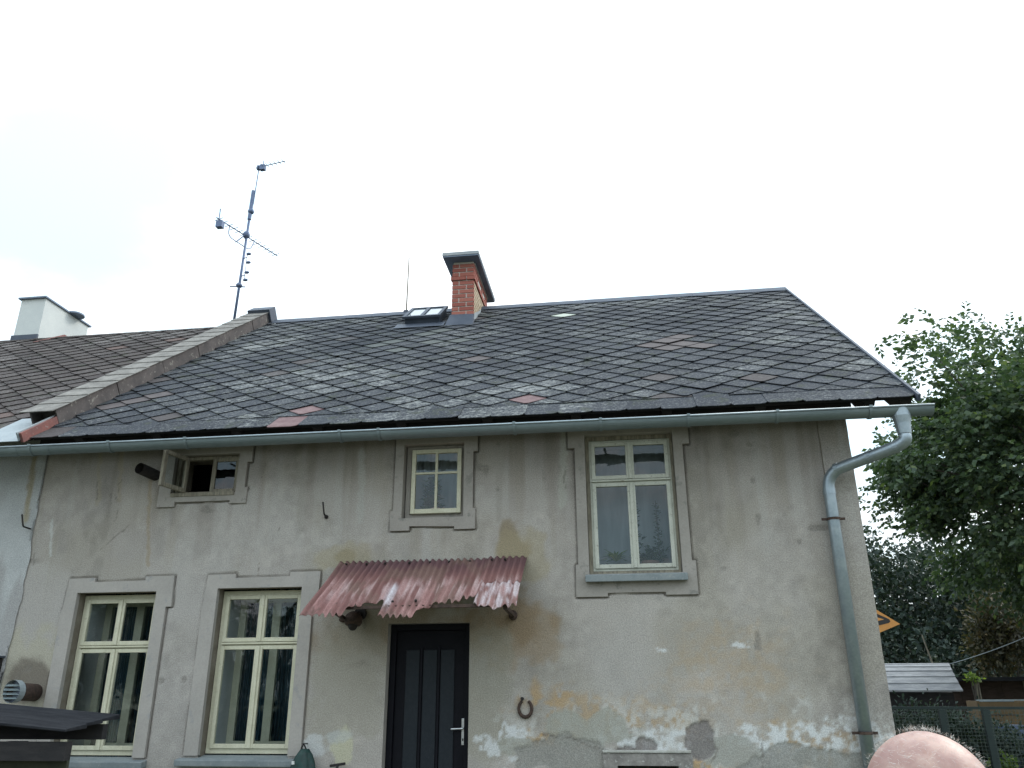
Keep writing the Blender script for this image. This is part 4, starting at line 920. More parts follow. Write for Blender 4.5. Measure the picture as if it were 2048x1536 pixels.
def edge_len(u):                                          # where the rusted lower edge ends, as a share of the length
    pts = ((0, 1.0), (0.175, 1.0), (0.19, 0.965), (0.215, 0.87), (0.25, 0.83), (0.30, 0.80), (0.355, 0.77), (0.36, 0.80), (0.365, 1.0), (0.53, 1.0), (0.545, 0.93), (0.56, 0.87), (0.60, 0.86), (0.62, 0.80), (0.70, 0.79), (0.74, 0.75), (0.79, 0.70), (0.84, 0.67), (1, 0.66))
    for (a, va), (b_, vb) in zip(pts[:-1], pts[1:]):
        if a <= u <= b_: return va+(vb-va)*(u-a)/(b_-a)
    return 1.0
def tin(name, u0, u1, vs, ve, nv, lift, seed, droop):
    n = int((u1-u0)*NW*8); V = []; Cc = []
    for i in range(n+1):
        u = u0+(u1-u0)*i/n; L = ve(u)+0.014*math.sin(u*210)+0.022*math.sin(u*97+2)*(1 if 0.17 < u < 0.36 or u > 0.53 else 0.3)
        for j in range(nv+1):
            q = vs+(L-vs)*j/nv
            wave = 0.0145*math.sin(u*NW*2*math.pi)
            sag = 0.012*math.sin(u*7+seed)+droop*max(0, q-0.75)**2*3*(0.6+0.4*math.sin(u*23+seed))
            pt = Vector((AX0+(AX1-AX0)*u+0.006*math.sin(q*5+u*9), -0.03, ATZ)) + adir*(AL*q) + anrm*(wave*(1+0.15*math.sin(9*q+u*31))+lift+sag*q)
            V.append(pt); Cc.append((u, q))
    F_ = [(i*(nv+1)+j, (i+1)*(nv+1)+j, (i+1)*(nv+1)+j+1, i*(nv+1)+j+1) for i in range(n) for j in range(nv)]
    me = bpy.data.meshes.new(name); me.from_pydata([tuple(v) for v in V], [], F_)
    C_ = np.array(Cc); u, q = C_[:, 0], C_[:, 1]
    c = np.ones((len(V), 3))*np.array((0.235, 0.115, 0.105))
    c = lay(c, sst(0.42, 0.05, q+0.15*(fbm(u*20, q*3, 4+seed)-0.5)), (0.115, 0.062, 0.072), 0.9)
    c = lay(c, sst(0.5, 0.7, fbm(u*9, q*4, 14+seed)), (0.215, 0.14, 0.115), 0.75)
    c = lay(c, sst(0.45, 0.62, fbm(u*45, q*3.0, 7+seed))*sst(0.3, 0.5, q)*sst(0.85, 0.6, q), (0.58, 0.42, 0.41), 0.8)
    c = lay(c, sst(0.5, 0.66, fbm(u*40+5, q*2.5, 17+seed))*sst(0.25, 0.55, q), (0.42, 0.235, 0.22), 0.7)
    c = lay(c, sst(0.02, 0.0, np.abs(q-0.62+0.4*(u-0.37)) )*0, (0.7, 0.65, 0.68), 0.5)
    c = lay(c, np.exp(-((u-0.375)/0.02)**2)*sst(0.42, 0.55, q)*sst(0.95, 0.75, q), (0.72, 0.68, 0.72), 0.9)
    c = lay(c, sst(0.6, 0.7, fbm(u*50, q*14, 27+seed))*sst(0.6, 0.9, q), (0.14, 0.085, 0.07), 0.8)
    if seed == 2: c = lay(c, sst(0.38, 0.55, fbm(u*60, q*5, 3)), (0.66, 0.58, 0.60), 0.8)
    at = me.color_attributes.new('paint', 'FLOAT_COLOR', 'POINT'); at.data.foreach_set('color', np.concatenate([np.clip(c, 0.02, 0.9), np.ones((len(V), 1))], 1).ravel().astype(np.float32))
    me.materials.append(M_TIN); me.polygons.foreach_set('use_smooth', [True]*len(me.polygons)); me.update()
    ob = link_mesh(name, me, aw); sm_ = ob.modifiers.new('thickness', 'SOLIDIFY'); sm_.thickness = 0.0025; return ob
tin('sheet', 0.0, 0.80, 0.0, edge_len, 26, 0.0, 1, -0.02)
tin('sheet', 0.785, 1.0, -0.012, lambda u: 0.47, 14, 0.006, 5, 0.0)
tin('patch_sheet', 0.80, 0.995, 0.43, lambda u: 0.89-0.03*math.sin(u*40), 18, -0.008, 2, -0.05)
for u, q in ((0.05, 0.07), (0.16, 0.07), (0.26, 0.07), (0.39, 0.07), (0.50, 0.07), (0.60, 0.07), (0.71, 0.07), (0.82, 0.05), (0.89, 0.05), (0.14, 0.82), (0.41, 0.80), (0.52, 0.79)):
    pt = Vector((AX0+(AX1-AX0)*u, -0.03, ATZ))+adir*(AL*q)+anrm*0.014; MB().tube([pt-anrm*0.01, pt+anrm*0.008], 0.012, 8).build('nail', M_BLACKIRON, aw)
ry, rz = -0.03+adir.y*AL*0.80, ATZ+adir.z*AL*0.80-0.035
MB().box(-2.72, -1.02, ry-0.02, ry+0.02, rz-0.016, rz+0.012).build('rail', M_IRON, aw)
rx2 = -1.06
MB().bar((rx2, ry, rz-0.02), (rx2-0.03, 0.02, 2.215), 0.035, 0.035).build('bracket', M_IRON, aw); MB().ball((rx2-0.03, -0.02, 2.215), (0.045, 0.03, 0.05)).build('bracket_foot', M_IRON, aw, smooth=True)
MB().bar((-2.68, ry, rz-0.02), (-2.83, 0.02, 2.20), 0.035, 0.03).build('bracket', M_IRON, aw); MB().ball((-2.83, -0.015, 2.20), (0.06, 0.03, 0.03)).build('bracket_foot', M_IRON, aw, smooth=True)
MB().box(AX0+0.1, AX1-0.02, -0.035, 0.008, ATZ-0.075, ATZ-0.03).build('wall_batten', M_TIMBER, aw)

# ------------------------------------------------------------------ fittings on the wall
lp = thing('wall_lamp', 'dark bulbous wall lamp tucked under the tin awning', 'lamp'); lx, lz = wxz(716, 1240)
MB().tube([(lx+0.03, 0.01, lz+0.06), (lx+0.03, -0.05, lz+0.06)], 0.06, 14).build('base', M_BLACKIRON, lp)
MB().tube([(lx+0.02, -0.05, lz+0.06), (lx, -0.12, lz+0.03)], 0.03, 10).build('neck', M_BLACKIRON, lp)
MB().tube([(lx, -0.12, lz+0.05), (lx, -0.135, lz+0.02), (lx, -0.15, lz-0.03), (lx, -0.155, lz-0.06)], [0.055, 0.085, 0.09, 0.075], 16).build('shade', M_IRON, lp, smooth=True)
MB().ball((lx, -0.155, lz-0.06), (0.05, 0.05, 0.055)).build('bulb', M_BLACKIRON, lp, smooth=True)

hs = thing('horseshoe', 'rusty horseshoe hung on the wall right of the door', 'horseshoe'); hx_, hz_ = wxz(1051, 1417)
pts = []; rr = []
for k in range(19):
    a = math.radians(-208+ k*(236/18)); a = math.radians(118 + k*(304/18)); pts.append((hx_+0.062*math.cos(a)*(1.0), -0.016, hz_+0.075*math.sin(a))); rr.append(0.0125+0.004*math.sin(math.pi*k/18))
MB().tube(pts, rr, 8).build('shoe', M_IRON, hs, smooth=True)
MB().tube([(pts[0][0], 0.01, pts[0][2]+0.02), (pts[0][0], -0.04, pts[0][2]+0.022)], 0.016, 8).build('nail', M_BLACKIRON, hs)

def hook(px0, py0, px1, py1, label):
    (ax, az), (bx, bz) = wxz(px0, py0), wxz(px1, py1); h = thing('iron_hook', label, 'hook', 'iron hooks in the wall')
    e = Vector(onY(px1, py1, -0.16)); top = Vector(onY(*((px1-2, py1-24)), -0.16))
    MB().tube(arc([(ax, 0.03, az), (ax, -0.02, az), tuple(e), tuple(top)], 0.03, 4), 0.009, 8).build('rod', M_BLACKIRON, h, smooth=True)
    MB().tube([(ax, 0.004, az), (ax, -0.010, az)], 0.022, 10).build('rosette', M_BLACKIRON, h)
hook(653, 1034, 648, 1028, 'bent iron hook in the wall left of the four-pane window'); hook(62, 1058, 46, 1053, 'bent iron hook at the plaster seam between the two houses')

fl = thing('wall_flue', 'short round flue pipe with pale grille cap on the left wall', 'flue'); pz = 1.515; px_ = float(onY(70, 1385)[0])
fe = Vector(onY(24, 1383, -0.36)); MB().tube([(px_, 0.02, pz), (fe.x+0.01, -0.33, fe.z)], 0.085, 18).build('pipe', M_IRON, fl, smooth=True)
MB().tube([(fe.x+0.012, -0.30, fe.z), (fe.x, -0.37, fe.z)], 0.108, 20, caps=False).build('cap_ring', M_ZINC_BRIGHT, fl)
MB().tube([(fe.x+0.01, -0.335, fe.z), (fe.x+0.009, -0.338, fe.z)], 0.104, 20).build('cap_back', M_DARKMETAL, fl)
for dz_ in (-0.06, -0.02, 0.02, 0.06):
    hw2 = math.sqrt(0.102**2-dz_**2); b = MB(); b.hexa([(fe.x-hw2, -0.366, fe.z+dz_-0.012), (fe.x+hw2, -0.366, fe.z+dz_-0.012), (fe.x+hw2, -0.345, fe.z+dz_+0.008), (fe.x-hw2, -0.345, fe.z+dz_+0.008), (fe.x-hw2, -0.366, fe.z+dz_-0.009), (fe.x+hw2, -0.366, fe.z+dz_-0.009), (fe.x+hw2, -0.345, fe.z+dz_+0.011), (fe.x-hw2, -0.345, fe.z+dz_+0.011)]); b.build('grille_blade', M_ZINC, fl)
st = thing('stove_pipe_stub', 'black round pipe stub under the eaves beside the open attic casement', 'pipe'); sx_, sz_ = wxz(305, 952)
MB().tube([(sx_+0.05, 0.05, sz_), (sx_-0.02, -0.24, sz_+0.03)], 0.062, 16, caps=False).build('tube', M_BLACKIRON, st, smooth=True)
MB().tube([(sx_+0.03, -0.06, sz_+0.008), (sx_+0.028, -0.065, sz_+0.009)], 0.060, 16).build('plug', M_BLACKIRON, st)
dk = thing('wall_box', 'dark box fixed to the pale wall above the round flue', 'box'); q = wxz(2, 1332)
MB().box(q[0]-0.35, q[0]+0.02, -0.12, 0.0, q[1]-0.16, q[1]+0.08).build('case', M_BLACKIRON, dk, bevel=0.02); MB().box(q[0]-0.37, q[0]+0.04, -0.16, -0.0, q[1]+0.082, q[1]+0.10).build('lid', M_DARKMETAL, dk)

# green crumpled bag on a nail, rake handle
bagm = surf('dark_green_fabric', (0.006, 0.028, 0.026), (0.012, 0.055, 0.048), 14, 0.6, 0, 0.5, 40, c3=(0.04, 0.03, 0.03))
bg_ = thing('hanging_bag', 'crumpled dark green cloth bag hanging from a nail beside the door', 'bag'); gx, gz = wxz(618, 1503)
r = random.Random(9); b = MB(); nseg = 22
for j in range(13):
    w_ = j/12; z = gz+0.03-0.62*w_; rad = 0.035+0.13*math.sin(min(1.0, w_*1.15)*math.pi*0.62)**0.8
    for i in range(nseg):
        a = 2*math.pi*i/nseg; k = 1+0.16*math.sin(5*a+4*w_+1)+0.1*math.sin(9*a-6*w_)+r.uniform(-0.03, 0.03); b.v.append((gx+rad*k*math.cos(a), -0.115+rad*0.62*k*math.sin(a), z+r.uniform(-0.006, 0.006)))
for j in range(12):
    for i in range(nseg): b.f.append((j*nseg+i, j*nseg+(i+1) % nseg, (j+1)*nseg+(i+1) % nseg, (j+1)*nseg+i)); b.m.append(0)
b.f.append(tuple(range(nseg))); b.m.append(0); b.f.append(tuple(12*nseg+i for i in range(nseg))); b.m.append(0)
b.build('cloth', bagm, bg_, smooth=True)
MB().tube([(gx-0.02, 0.01, gz+0.07), (gx-0.02, -0.13, gz+0.075)], 0.006, 6).build('nail', M_BLACKIRON, bg_)
MB().tube(arc([(gx-0.05, -0.12, gz-0.02), (gx-0.02, -0.11, gz+0.085), (gx+0.03, -0.12, gz)], 0.04, 5), 0.007, 6).build('loop', M_BLACKIRON, bg_)
MB().tube([(gx-0.075, -0.20, gz-0.07), (gx-0.07, -0.205, gz-0.10)], 0.014, 8).build('toggle', M_WHITEPLASTER, bg_)
rk = thing('spade', 'spade with dark T handle leaning on the wall left of the door', 'spade'); tx, tz = wxz(680, 1528)
MB().bar((tx-0.075, -0.07, tz-0.012), (tx+0.075, -0.07, tz+0.010), 0.026, 0.024).build('grip', M_BLACKIRON, rk, bevel=0.005)
MB().tube([(tx, -0.072, tz), (tx-0.01, -0.22, 0.30)], 0.014, 10).build('shaft', M_TIMBER, rk, smooth=True)
b = MB(); b.hexa([(tx-0.09, -0.30, 0.004), (tx+0.07, -0.30, 0.004), (tx+0.07, -0.292, 0.004), (tx-0.09, -0.292, 0.004), (tx-0.105, -0.225, 0.32), (tx+0.085, -0.225, 0.32), (tx+0.085, -0.218, 0.32), (tx-0.105, -0.218, 0.32)]); b.build('blade', M_IRON, rk)

# ------------------------------------------------------------------ aerials on the roof
an = thing('tv_antenna', 'tall grey aerial mast with two yagi booms above the parapet', 'antenna')
mb_ = Vector(onY(463, 650, RY+0.1)); mt = Vector(onY(507, 382, RY+0.1)); mb_.x = mt.x-0.06; mb_.z = 7.35
thick = mb_.lerp(mt, 0.84)
MB().tube([mb_, thick], 0.024, 10).build('mast', M_ANTENNA, an, smooth=True); MB().tube([mb_.lerp(mt, 0.80), mt], 0.036, 10).build('mast_sleeve', M_ANTENNA, an, smooth=False)
tt = Vector(onY(518, 336, RY+0.1)); MB().tube([mt+Vector((0.03, 0, -0.3)), tt], 0.010, 8).build('top_rod', M_ANTENNA, an)
def boom(pc, l, r_, rad, n, el, name='boom'):
    z = pc.z; a = Vector(onZ(*l, z)); c = Vector(onZ(*r_, z)); dirn = (c-a).normalized(); perp = Vector((-dirn.y, dirn.x, 0))
    MB().tube([a, c], rad, 8).build(name, M_ANTENNA, an)
    for k in range(n):
        p = a.lerp(c, (k+0.5)/n); MB().tube([p-perp*el, p+perp*el], 0.006, 6).build('director', M_ANTENNA, an)
    return a, c, dirn, perp
pc = mb_.lerp(mt, 0.69); pc = Vector((mt.x-0.03, mt.y, float(onY(489, 470, RY+0.1)[2])))
a, c, dn, pp = boom(pc, (433, 435), (555, 512), 0.011, 13, 0.10)
MB().box(-0.06, 0.06, -0.05, 0.05, -0.07, 0.06).build('dipole_box', M_ANTENNA, an).location = a+dn*0.10+Vector((0, 0, -0.09))
MB().tube([a+dn*0.06+Vector((0, 0, -0.05)), a+dn*0.06+Vector((0, 0, 0.22))], 0.009, 6).build('reflector_rod', M_ANTENNA, an)
MB().tube(arc([a.lerp(c, 0.2), a.lerp(c, 0.2)+Vector((0, 0, -0.22)), a.lerp(c, 0.55)+Vector((0, 0, -0.24)), a.lerp(c, 0.6)], 0.12, 5), 0.009, 6).build('truss', M_ANTENNA, an)
MB().tube([pc+Vector((0, -0.02, 0)), a.lerp(c, 0.32)+Vector((0, 0, -0.25))], 0.012, 6).build('strut', M_ANTENNA, an); MB().ball(pc, (0.07, 0.06, 0.08)).build('clamp', M_ANTENNA, an)
a, c, dn, pp = boom(tt, (515, 335), (571, 322), 0.009, 7, 0.07)
MB().ball(tt, (0.055, 0.05, 0.06)).build('clamp', M_ANTENNA, an); MB().box(-0.05, 0.05, -0.04, 0.04, -0.06, 0.05).build('dipole_box', M_ANTENNA, an).location = a.lerp(c, 0.2)+Vector((0, 0, -0.03))
MB().tube([a.lerp(c, 0.2)+Vector((0, 0, -0.12)), a.lerp(c, 0.2)+Vector((0, 0, 0.13))], 0.008, 6).build('reflector_rod', M_ANTENNA, an)
MB().ball(Vector(onY(502, 423, RY+0.1)), (0.06, 0.06, 0.06)).build('clamp', M_ANTENNA, an)
pr = [Vector(onY(x, y, RY+0.05)) for x, y in ((495, 508), (494, 525), (491, 545), (488, 560))]
MB().tube([pr[0]+Vector((0, 0, 0.03)), pr[-1]], 0.006, 6).build('panel_rod', M_ANTENNA, an)
for p in pr: MB().ball(p+Vector((0.025, 0, 0)), (0.05, 0.03, 0.028)).build('panel_element', M_ANTENNA, an)
for p in (pr[0]+Vector((0, 0, -0.07)), pr[2]+Vector((0, 0, -0.05))): MB().tube([p, p+Vector((-0.12, 0.05, 0))], 0.008, 6).build('panel_arm', M_ANTENNA, an)
cb = Vector(onY(475, 573, RY+0.1)); MB().tube([cb+Vector((-0.15, 0, 0.015)), cb+Vector((0.15, 0, -0.02))], 0.011, 6).build('cross_bar', M_ANTENNA, an); MB().ball(cb+Vector((0.03, 0, 0.02)), (0.06, 0.06, 0.05)).build('clamp', M_ANTENNA, an)
lr = thing('lightning_rod', 'thin pale lightning rod standing on the ridge beside the roof hatch', 'rod')
l0 = Vector(onY(812, 636, RY)); MB().tube([(l0.x, RY, RZ-0.03), (l0.x+0.005, RY, float(onY(818, 515, RY)[2]))], [0.014, 0.010], 8).build('rod', M_OLDWOOD, lr); MB().box(l0.x-0.04, l0.x+0.04, RY-0.04, RY+0.04, RZ+0.02, RZ+0.085).build('foot', M_DARKMETAL, lr)

# ------------------------------------------------------------------ plants on the sills
def leafset(b, rnd, c, n, L, W, r, up=0.5, spread=1.0):
    for _ in range(n):
        a = r.uniform(0, 6.283); e = r.uniform(0.1, up); d_ = Vector((math.cos(a)*spread, math.sin(a)*spread, e)).normalized(); s_ = d_.cross(Vector((0, 0, 1))).normalized(); l = L*r.uniform(0.6, 1.1); c_ = Vector(c)
        b.poly([c_, c_+d_*l*0.5+s_*W+Vector((0, 0, l*0.08)), c_+d_*l+Vector((0, 0, -l*0.12)), c_+d_*l*0.5-s_*W+Vector((0, 0, l*0.08))]); rnd += [r.random()]*4
def leaf_object(b, rnd, name, mat, parent):
    me = bpy.data.meshes.new(name); me.from_pydata(b.v, [], b.f); me.materials.append(mat)
    at = me.attributes.new('trnd', 'FLOAT', 'POINT'); at.data.foreach_set('value', rnd); me.update(); return link_mesh(name, me, parent)
def pot(parent, x, y, z, r_=0.07, h=0.12): MB().tube([(x, y, z), (x, y, z+h*0.8), (x, y, z+h*0.8), (x, y, z+h)], [r_*0.75, r_*0.95, r_*1.08, r_*1.08], 16).build('pot', M_POT, parent)
r = random.Random(3)
o = U2; pl = thing('potted_plant', 'dark leafy pot plant in the left pane of the four-pane window', 'plant'); x_ = o[0]+0.33
pot(pl, x_+0.02, 0.20, o[2]+0.004, 0.09, 0.13); b = MB(); rn = []
for k in range(70): leafset(b, rn, (x_-0.06+r.gauss(0, 0.07)*(1-k/90), 0.19+r.gauss(0, 0.03), o[2]+0.10+0.36*(k/70)**1.2), 3, 0.10, 0.024, r, 1.2)
leaf_object(b, rn, 'foliage', M_LEAF_POT, pl)
pl = thing('potted_plant', 'small spiky pot plant in the right pane of the four-pane window', 'plant'); x_ = o[0]+0.60
pot(pl, x_, 0.20, o[2]+0.004, 0.05, 0.06); b = MB(); rn = []; leafset(b, rn, (x_, 0.20, o[2]+0.07), 30, 0.13, 0.014, r, 2.5); leaf_object(b, rn, 'foliage', M_LEAF_POT, pl)
o = U3; pl = thing('potted_plant', 'light green spider plant in the tall upper window', 'plant'); x_ = o[0]+0.27
pot(pl, x_, 0.21, o[2]+0.022, 0.06, 0.07); b = MB(); rn = []; leafset(b, rn, (x_, 0.21, o[2]+0.15), 60, 0.20, 0.013, r, 1.3); leaf_object(b, rn, 'foliage', M_LEAF_BRIGHT, pl)
pl = thing('potted_plant', 'tall trained climber in a pot in the tall upper window', 'plant'); x_ = o[1]-0.30
pot(pl, x_, 0.25, o[2]+0.022, 0.085, 0.13); b = MB(); rn = []
for sx in (-0.13, 0.10):
    MB().tube([(x_+sx*0.3, 0.25, o[2]+0.12), (x_+sx, 0.25, o[2]+0.3), (x_+sx*0.9, 0.25, o[2]+0.78)], 0.005, 6).build('stem', M_BARK, pl)
    for k in range(60): leafset(b, rn, (x_+sx*0.95+r.gauss(0, 0.015), 0.25, o[2]+0.25+0.5*k/60), 2, 0.05, 0.013, r, 0.8)
for k in range(60): leafset(b, rn, (x_+r.gauss(0, 0.09), 0.25+r.gauss(0, 0.03), o[2]+0.14+abs(r.gauss(0, 0.08))), 2, 0.10, 0.015, r, 1.2)
leaf_object(b, rn, 'foliage', M_LEAF_POT, pl)
o = W1; jg = thing('sill_jug', 'small pale jug on the sill inside the tall window by the flue', 'jug'); xj, yj, zj = (o[0]+o[1])/2-0.14, 0.27, o[2]+0.052
MB().tube([(xj, yj, zj), (xj, yj, zj+0.05), (xj, yj, zj+0.10), (xj, yj, zj+0.15)], [0.045, 0.065, 0.05, 0.055], 16).build('body', M_OLDWOOD, jg, smooth=True)
MB().tube(arc([(xj+0.05, yj, zj+0.12), (xj+0.10, yj, zj+0.11), (xj+0.055, yj, zj+0.04)], 0.03, 5), 0.008, 8).build('handle', M_OLDWOOD, jg, smooth=True)

# ------------------------------------------------------------------ little lean-to in the yard, its tarred roof in front of the wall
sh = thing('lean_to', 'small dark lean-to with tarred board roof in front of the left window', 'shed')
M_TAR = surf('tarred_board', (0.018, 0.019, 0.023), (0.034, 0.035, 0.04), 7, 0.95, 0, 0.5, 50, c3=(0.025, 0.026, 0.028), spec=0.1, stretch=(0.4, 3, 3))
A_ = onY(207, 1429, -2.0); zt_ = float(A_[2])
xr = float(A_[0]); xl = xr-2.6
far = [Vector(onY(0, 1408, -1.75)), Vector(onY(205, 1427, -1.75))]
fz = lambda x: far[0].z+(far[1].z-far[0].z)*(x-far[0].x)/(far[1].x-far[0].x)
nb_ = 3
for k in range(nb_):                                        # boards laid side by side, the near ones lower
    y1 = -1.75-0.205*k; y0 = y1-0.203; dzk = -0.026*k; ex = xr-0.015*k*k*0.25+rng.uniform(-0.02, 0.02)
    b = MB(); b.hexa([(xl, y0, fz(xl)+dzk-0.028-0.014), (ex-0.03, y0, fz(ex)+dzk-0.028-0.014), (ex, y1, fz(ex)+dzk-0.028), (xl, y1, fz(xl)+dzk-0.028), (xl, y0, fz(xl)+dzk-0.024+0.006), (ex-0.03, y0, fz(ex)+dzk-0.030+0.006), (ex, y1, fz(ex)+dzk+0.006), (xl, y1, fz(xl)+dzk+0.006)]); b.build('roof_board', M_TAR, sh, bevel=0.004)
yf = -1.75-0.205*nb_
b = MB(); b.box(xl, xr-0.06, -2.30, -2.23, fz(xr)-0.29, fz(xr)-0.165); b.build('eave_beam', M_TIMBER, sh)
b = MB(); b.box(xl, xr-0.05, -1.90, -1.84, fz(xr)-0.17, fz(xr)-0.06); b.build('purlin', M_TIMBER, sh)
M_GREENBOARD = surf('mossy_board', (0.035, 0.04, 0.028), (0.06, 0.065, 0.04), 6, 0.9, 0, 0.4, 50)
b = MB(); b.box(xl, xr-0.12, -2.17, -2.14, fz(xr)-0.36, fz(xr)-0.18); b.build('fascia_board', M_GREENBOARD, sh)
b = MB(); b.box(xl, xr-0.36, -2.195, -2.11, fz(xr)-0.44, fz(xr)-0.365); b.build('lower_beam', M_TIMBER, sh)
for x, y in ((xr-0.80, -2.08), (xr-1.08, -2.08), (xr-2.4, -2.08), (xr-0.85, -1.80), (xr-2.4, -1.80)):
    b = MB(); hw_ = 0.055 if x < xr-0.9 else 0.075; b.box(x-hw_, x+hw_, y-0.05, y+0.05, 0.0, fz(xr)-0.19); b.build('post', M_TIMBER, sh)
# ------------------------------------------------------------------ foliage
def leaves_np(C, D, L, Wd, rs, name, mat, parent, curl=0.12):
    """C centres, D directions (n,3): one rhombic leaf each, four corners, two triangles"""
    n = len(C); D = D/np.linalg.norm(D, axis=1, keepdims=True)
    Rn = rs.normal(size=(n, 3)); Sd = np.cross(D, Rn); Sd /= np.linalg.norm(Sd, axis=1, keepdims=True)+1e-9; Nn = np.cross(Sd, D)
    L = np.asarray(L).reshape(-1, 1)*np.ones((n, 1)); Wd = np.asarray(Wd).reshape(-1, 1)*np.ones((n, 1))
    V = np.stack([C, C+D*L*0.45+Sd*Wd+Nn*L*curl, C+D*L, C+D*L*0.45-Sd*Wd+Nn*L*curl], 1).reshape(-1, 3)
    i = np.arange(n)*4; F_ = np.stack([i, i+1, i+2, i+3], 1)
    me = bpy.data.meshes.new(name); me.vertices.add(len(V)); me.vertices.foreach_set('co', V.ravel())
    me.loops.add(F_.size); me.loops.foreach_set('vertex_index', F_.ravel().astype(np.int32)); me.polygons.add(n); me.polygons.foreach_set('loop_start', (np.arange(n)*4).astype(np.int32)); me.update(calc_edges=True)
    at = me.attributes.new('trnd', 'FLOAT', 'POINT'); at.data.foreach_set('value', np.repeat(rs.random(n), 4).astype(np.float32)); me.materials.append(mat)
    return link_mesh(name, me, parent)
def tree(name, label, cat, base, height, centre, radii, n_clump, sprays, leaflets, Ll, mat, seed, group=None, droop=0.5, cl_r=0.9, tr=0.22):
    rs = np.random.default_rng(seed); t_ = thing(name, label, cat, group); t_.location = base; base = Vector(base); centre = np.array(centre)
    trunk = MB(); top = Vector(centre)+Vector((0, 0, radii[2]*0.35)); fork = base.lerp(Vector(centre), 0.45); fork.x += 0.1
    loc = lambda p: Vector(p)-base
    trunk.tube([loc(base), loc(base.lerp(fork, 0.5)+Vector((0.05, 0.02, 0))), loc(fork), loc(fork.lerp(top, 0.5)+Vector((-0.1, 0.1, 0))), loc(top)], [tr*1.25, tr, tr*0.85, tr*0.5, tr*0.15], 10)
    Cc = []
    for k in range(n_clump):
        v = rs.normal(size=3); v /= np.linalg.norm(v); rad = rs.uniform(0.45, 1.0)**0.5*(rs.uniform(1.05, 1.22) if rs.random() < 0.22 else 1.0)
        Cc.append(centre+v*rad*np.array(radii)*rs.uniform(0.88, 1.08))
    Cc = np.array(Cc)
    for k in range(0, n_clump, 2):
        e = Vector(Cc[k]); s_ = fork.lerp(top, rs.uniform(0, 0.8)); mid = s_.lerp(e, 0.5)+Vector((0, 0, -0.2+rs.normal()*0.1)); trunk.tube([loc(s_), loc(mid), loc(e)], [tr*0.28, tr*0.15, tr*0.04], 6, caps=False)
    trunk.build('trunk', M_BARK, t_, smooth=True)
    ci = rs.integers(0, n_clump, sprays); size = rs.uniform(0.55, 1.25, n_clump)*cl_r
    off = rs.normal(size=(sprays, 3)); off /= np.linalg.norm(off, axis=1, keepdims=True); off *= (rs.random((sprays, 1))**0.45)*size[ci][:, None]*np.array([1, 1, 0.72])
    S_ = Cc[ci]+off; out = S_-centre; out /= np.linalg.norm(out, axis=1, keepdims=True)
    D0 = out+rs.normal(size=(sprays, 3))*0.6; D0[:, 2] -= droop*rs.random(sprays); D0 /= np.linalg.norm(D0, axis=1, keepdims=True)
    side = np.cross(D0, np.array([0, 0, 1.0])); side /= np.linalg.norm(side, axis=1, keepdims=True)+1e-9
    C_ = []; D_ = []
    for j in range(leaflets):
        f_ = j/(leaflets-1); sg = 0 if j == leaflets-1 else (1 if j % 2 else -1)
        C_.append(S_+D0*(Ll*2.3*f_)[None] if False else S_+D0*(Ll*2.3*f_)); dd = D0*0.7+side*sg*0.9+rs.normal(size=(sprays, 3))*0.18; dd[:, 2] -= 0.25; D_.append(dd)
    C_ = np.concatenate(C_)-np.array(base); D_ = np.concatenate(D_)
    leaves_np(C_, D_, Ll*rs.uniform(0.7, 1.15, len(C_)), Ll*0.33, rs, 'crown', mat, t_)
    return t_

tree('walnut_tree', 'large leafy green walnut tree behind the gable corner', 'tree', (10.3, 9.8, 0), 9, (10.2, 9.6, 5.85), (4.0, 3.6, 3.0), 120, 11500, 7, 0.14, M_LEAF, 4, cl_r=1.05)

# wooded bank behind the sheds
hb_ = MB(); nx_, ny_ = 40, 8
for j in range(ny_+1):
    for i in range(nx_+1):
        x = -30+110*i/nx_; u = j/ny_; hb_.v.append((x, 33+40*u, -0.3+(8.0+1.6*math.sin(x*0.21+1)+0.7*math.sin(x*0.6))*min(1, u*2.2)**0.7))
for j in range(ny_):
    for i in range(nx_): hb_.f.append((j*(nx_+1)+i, j*(nx_+1)+i+1, (j+1)*(nx_+1)+i+1, (j+1)*(nx_+1)+i)); hb_.m.append(0)
struct(hb_.build('hillside', surf('dark_undergrowth', (0.02, 0.032, 0.02), (0.035, 0.05, 0.03), 0.9, 0.95, 0, 0.8, 3, dist=0.3), None, smooth=True))
# far wood: countless leaves on a bank behind the sheds
rs = np.random.default_rng(8); n = 110000
X = rs.uniform(3, 40, n); Yb = rs.uniform(27, 36, n)
def fcol(a, s): return np.array([float(fbm(np.array([v*0.28]), np.array([0.5]), s, 3)[0]) for v in a])
xs_ = np.linspace(0, 45, 300); hh_ = 5.2+5.0*fcol(xs_, 5); H = np.interp(X, xs_, hh_)
lump = fbm(X*0.9, Yb*0.9+3, 15, 3); zt = (rs.random(n)**0.55)*H*(0.75+0.45*lump)
Yf = Yb - 1.2*np.sin(zt*1.3+X*0.9)*fbm(X*0.7, zt*0.9, 19, 3)
wd = leaves_np(np.stack([X, Yf, zt], 1), rs.normal(size=(n, 3))+np.array([0, -0.6, -0.3]), rs.uniform(0.15, 0.30, n), 0.075, rs, 'wood', M_LEAF_DARK, None)
tag(wd, 'dark green wood closing the view behind the sheds', 'wood', None, 'stuff')

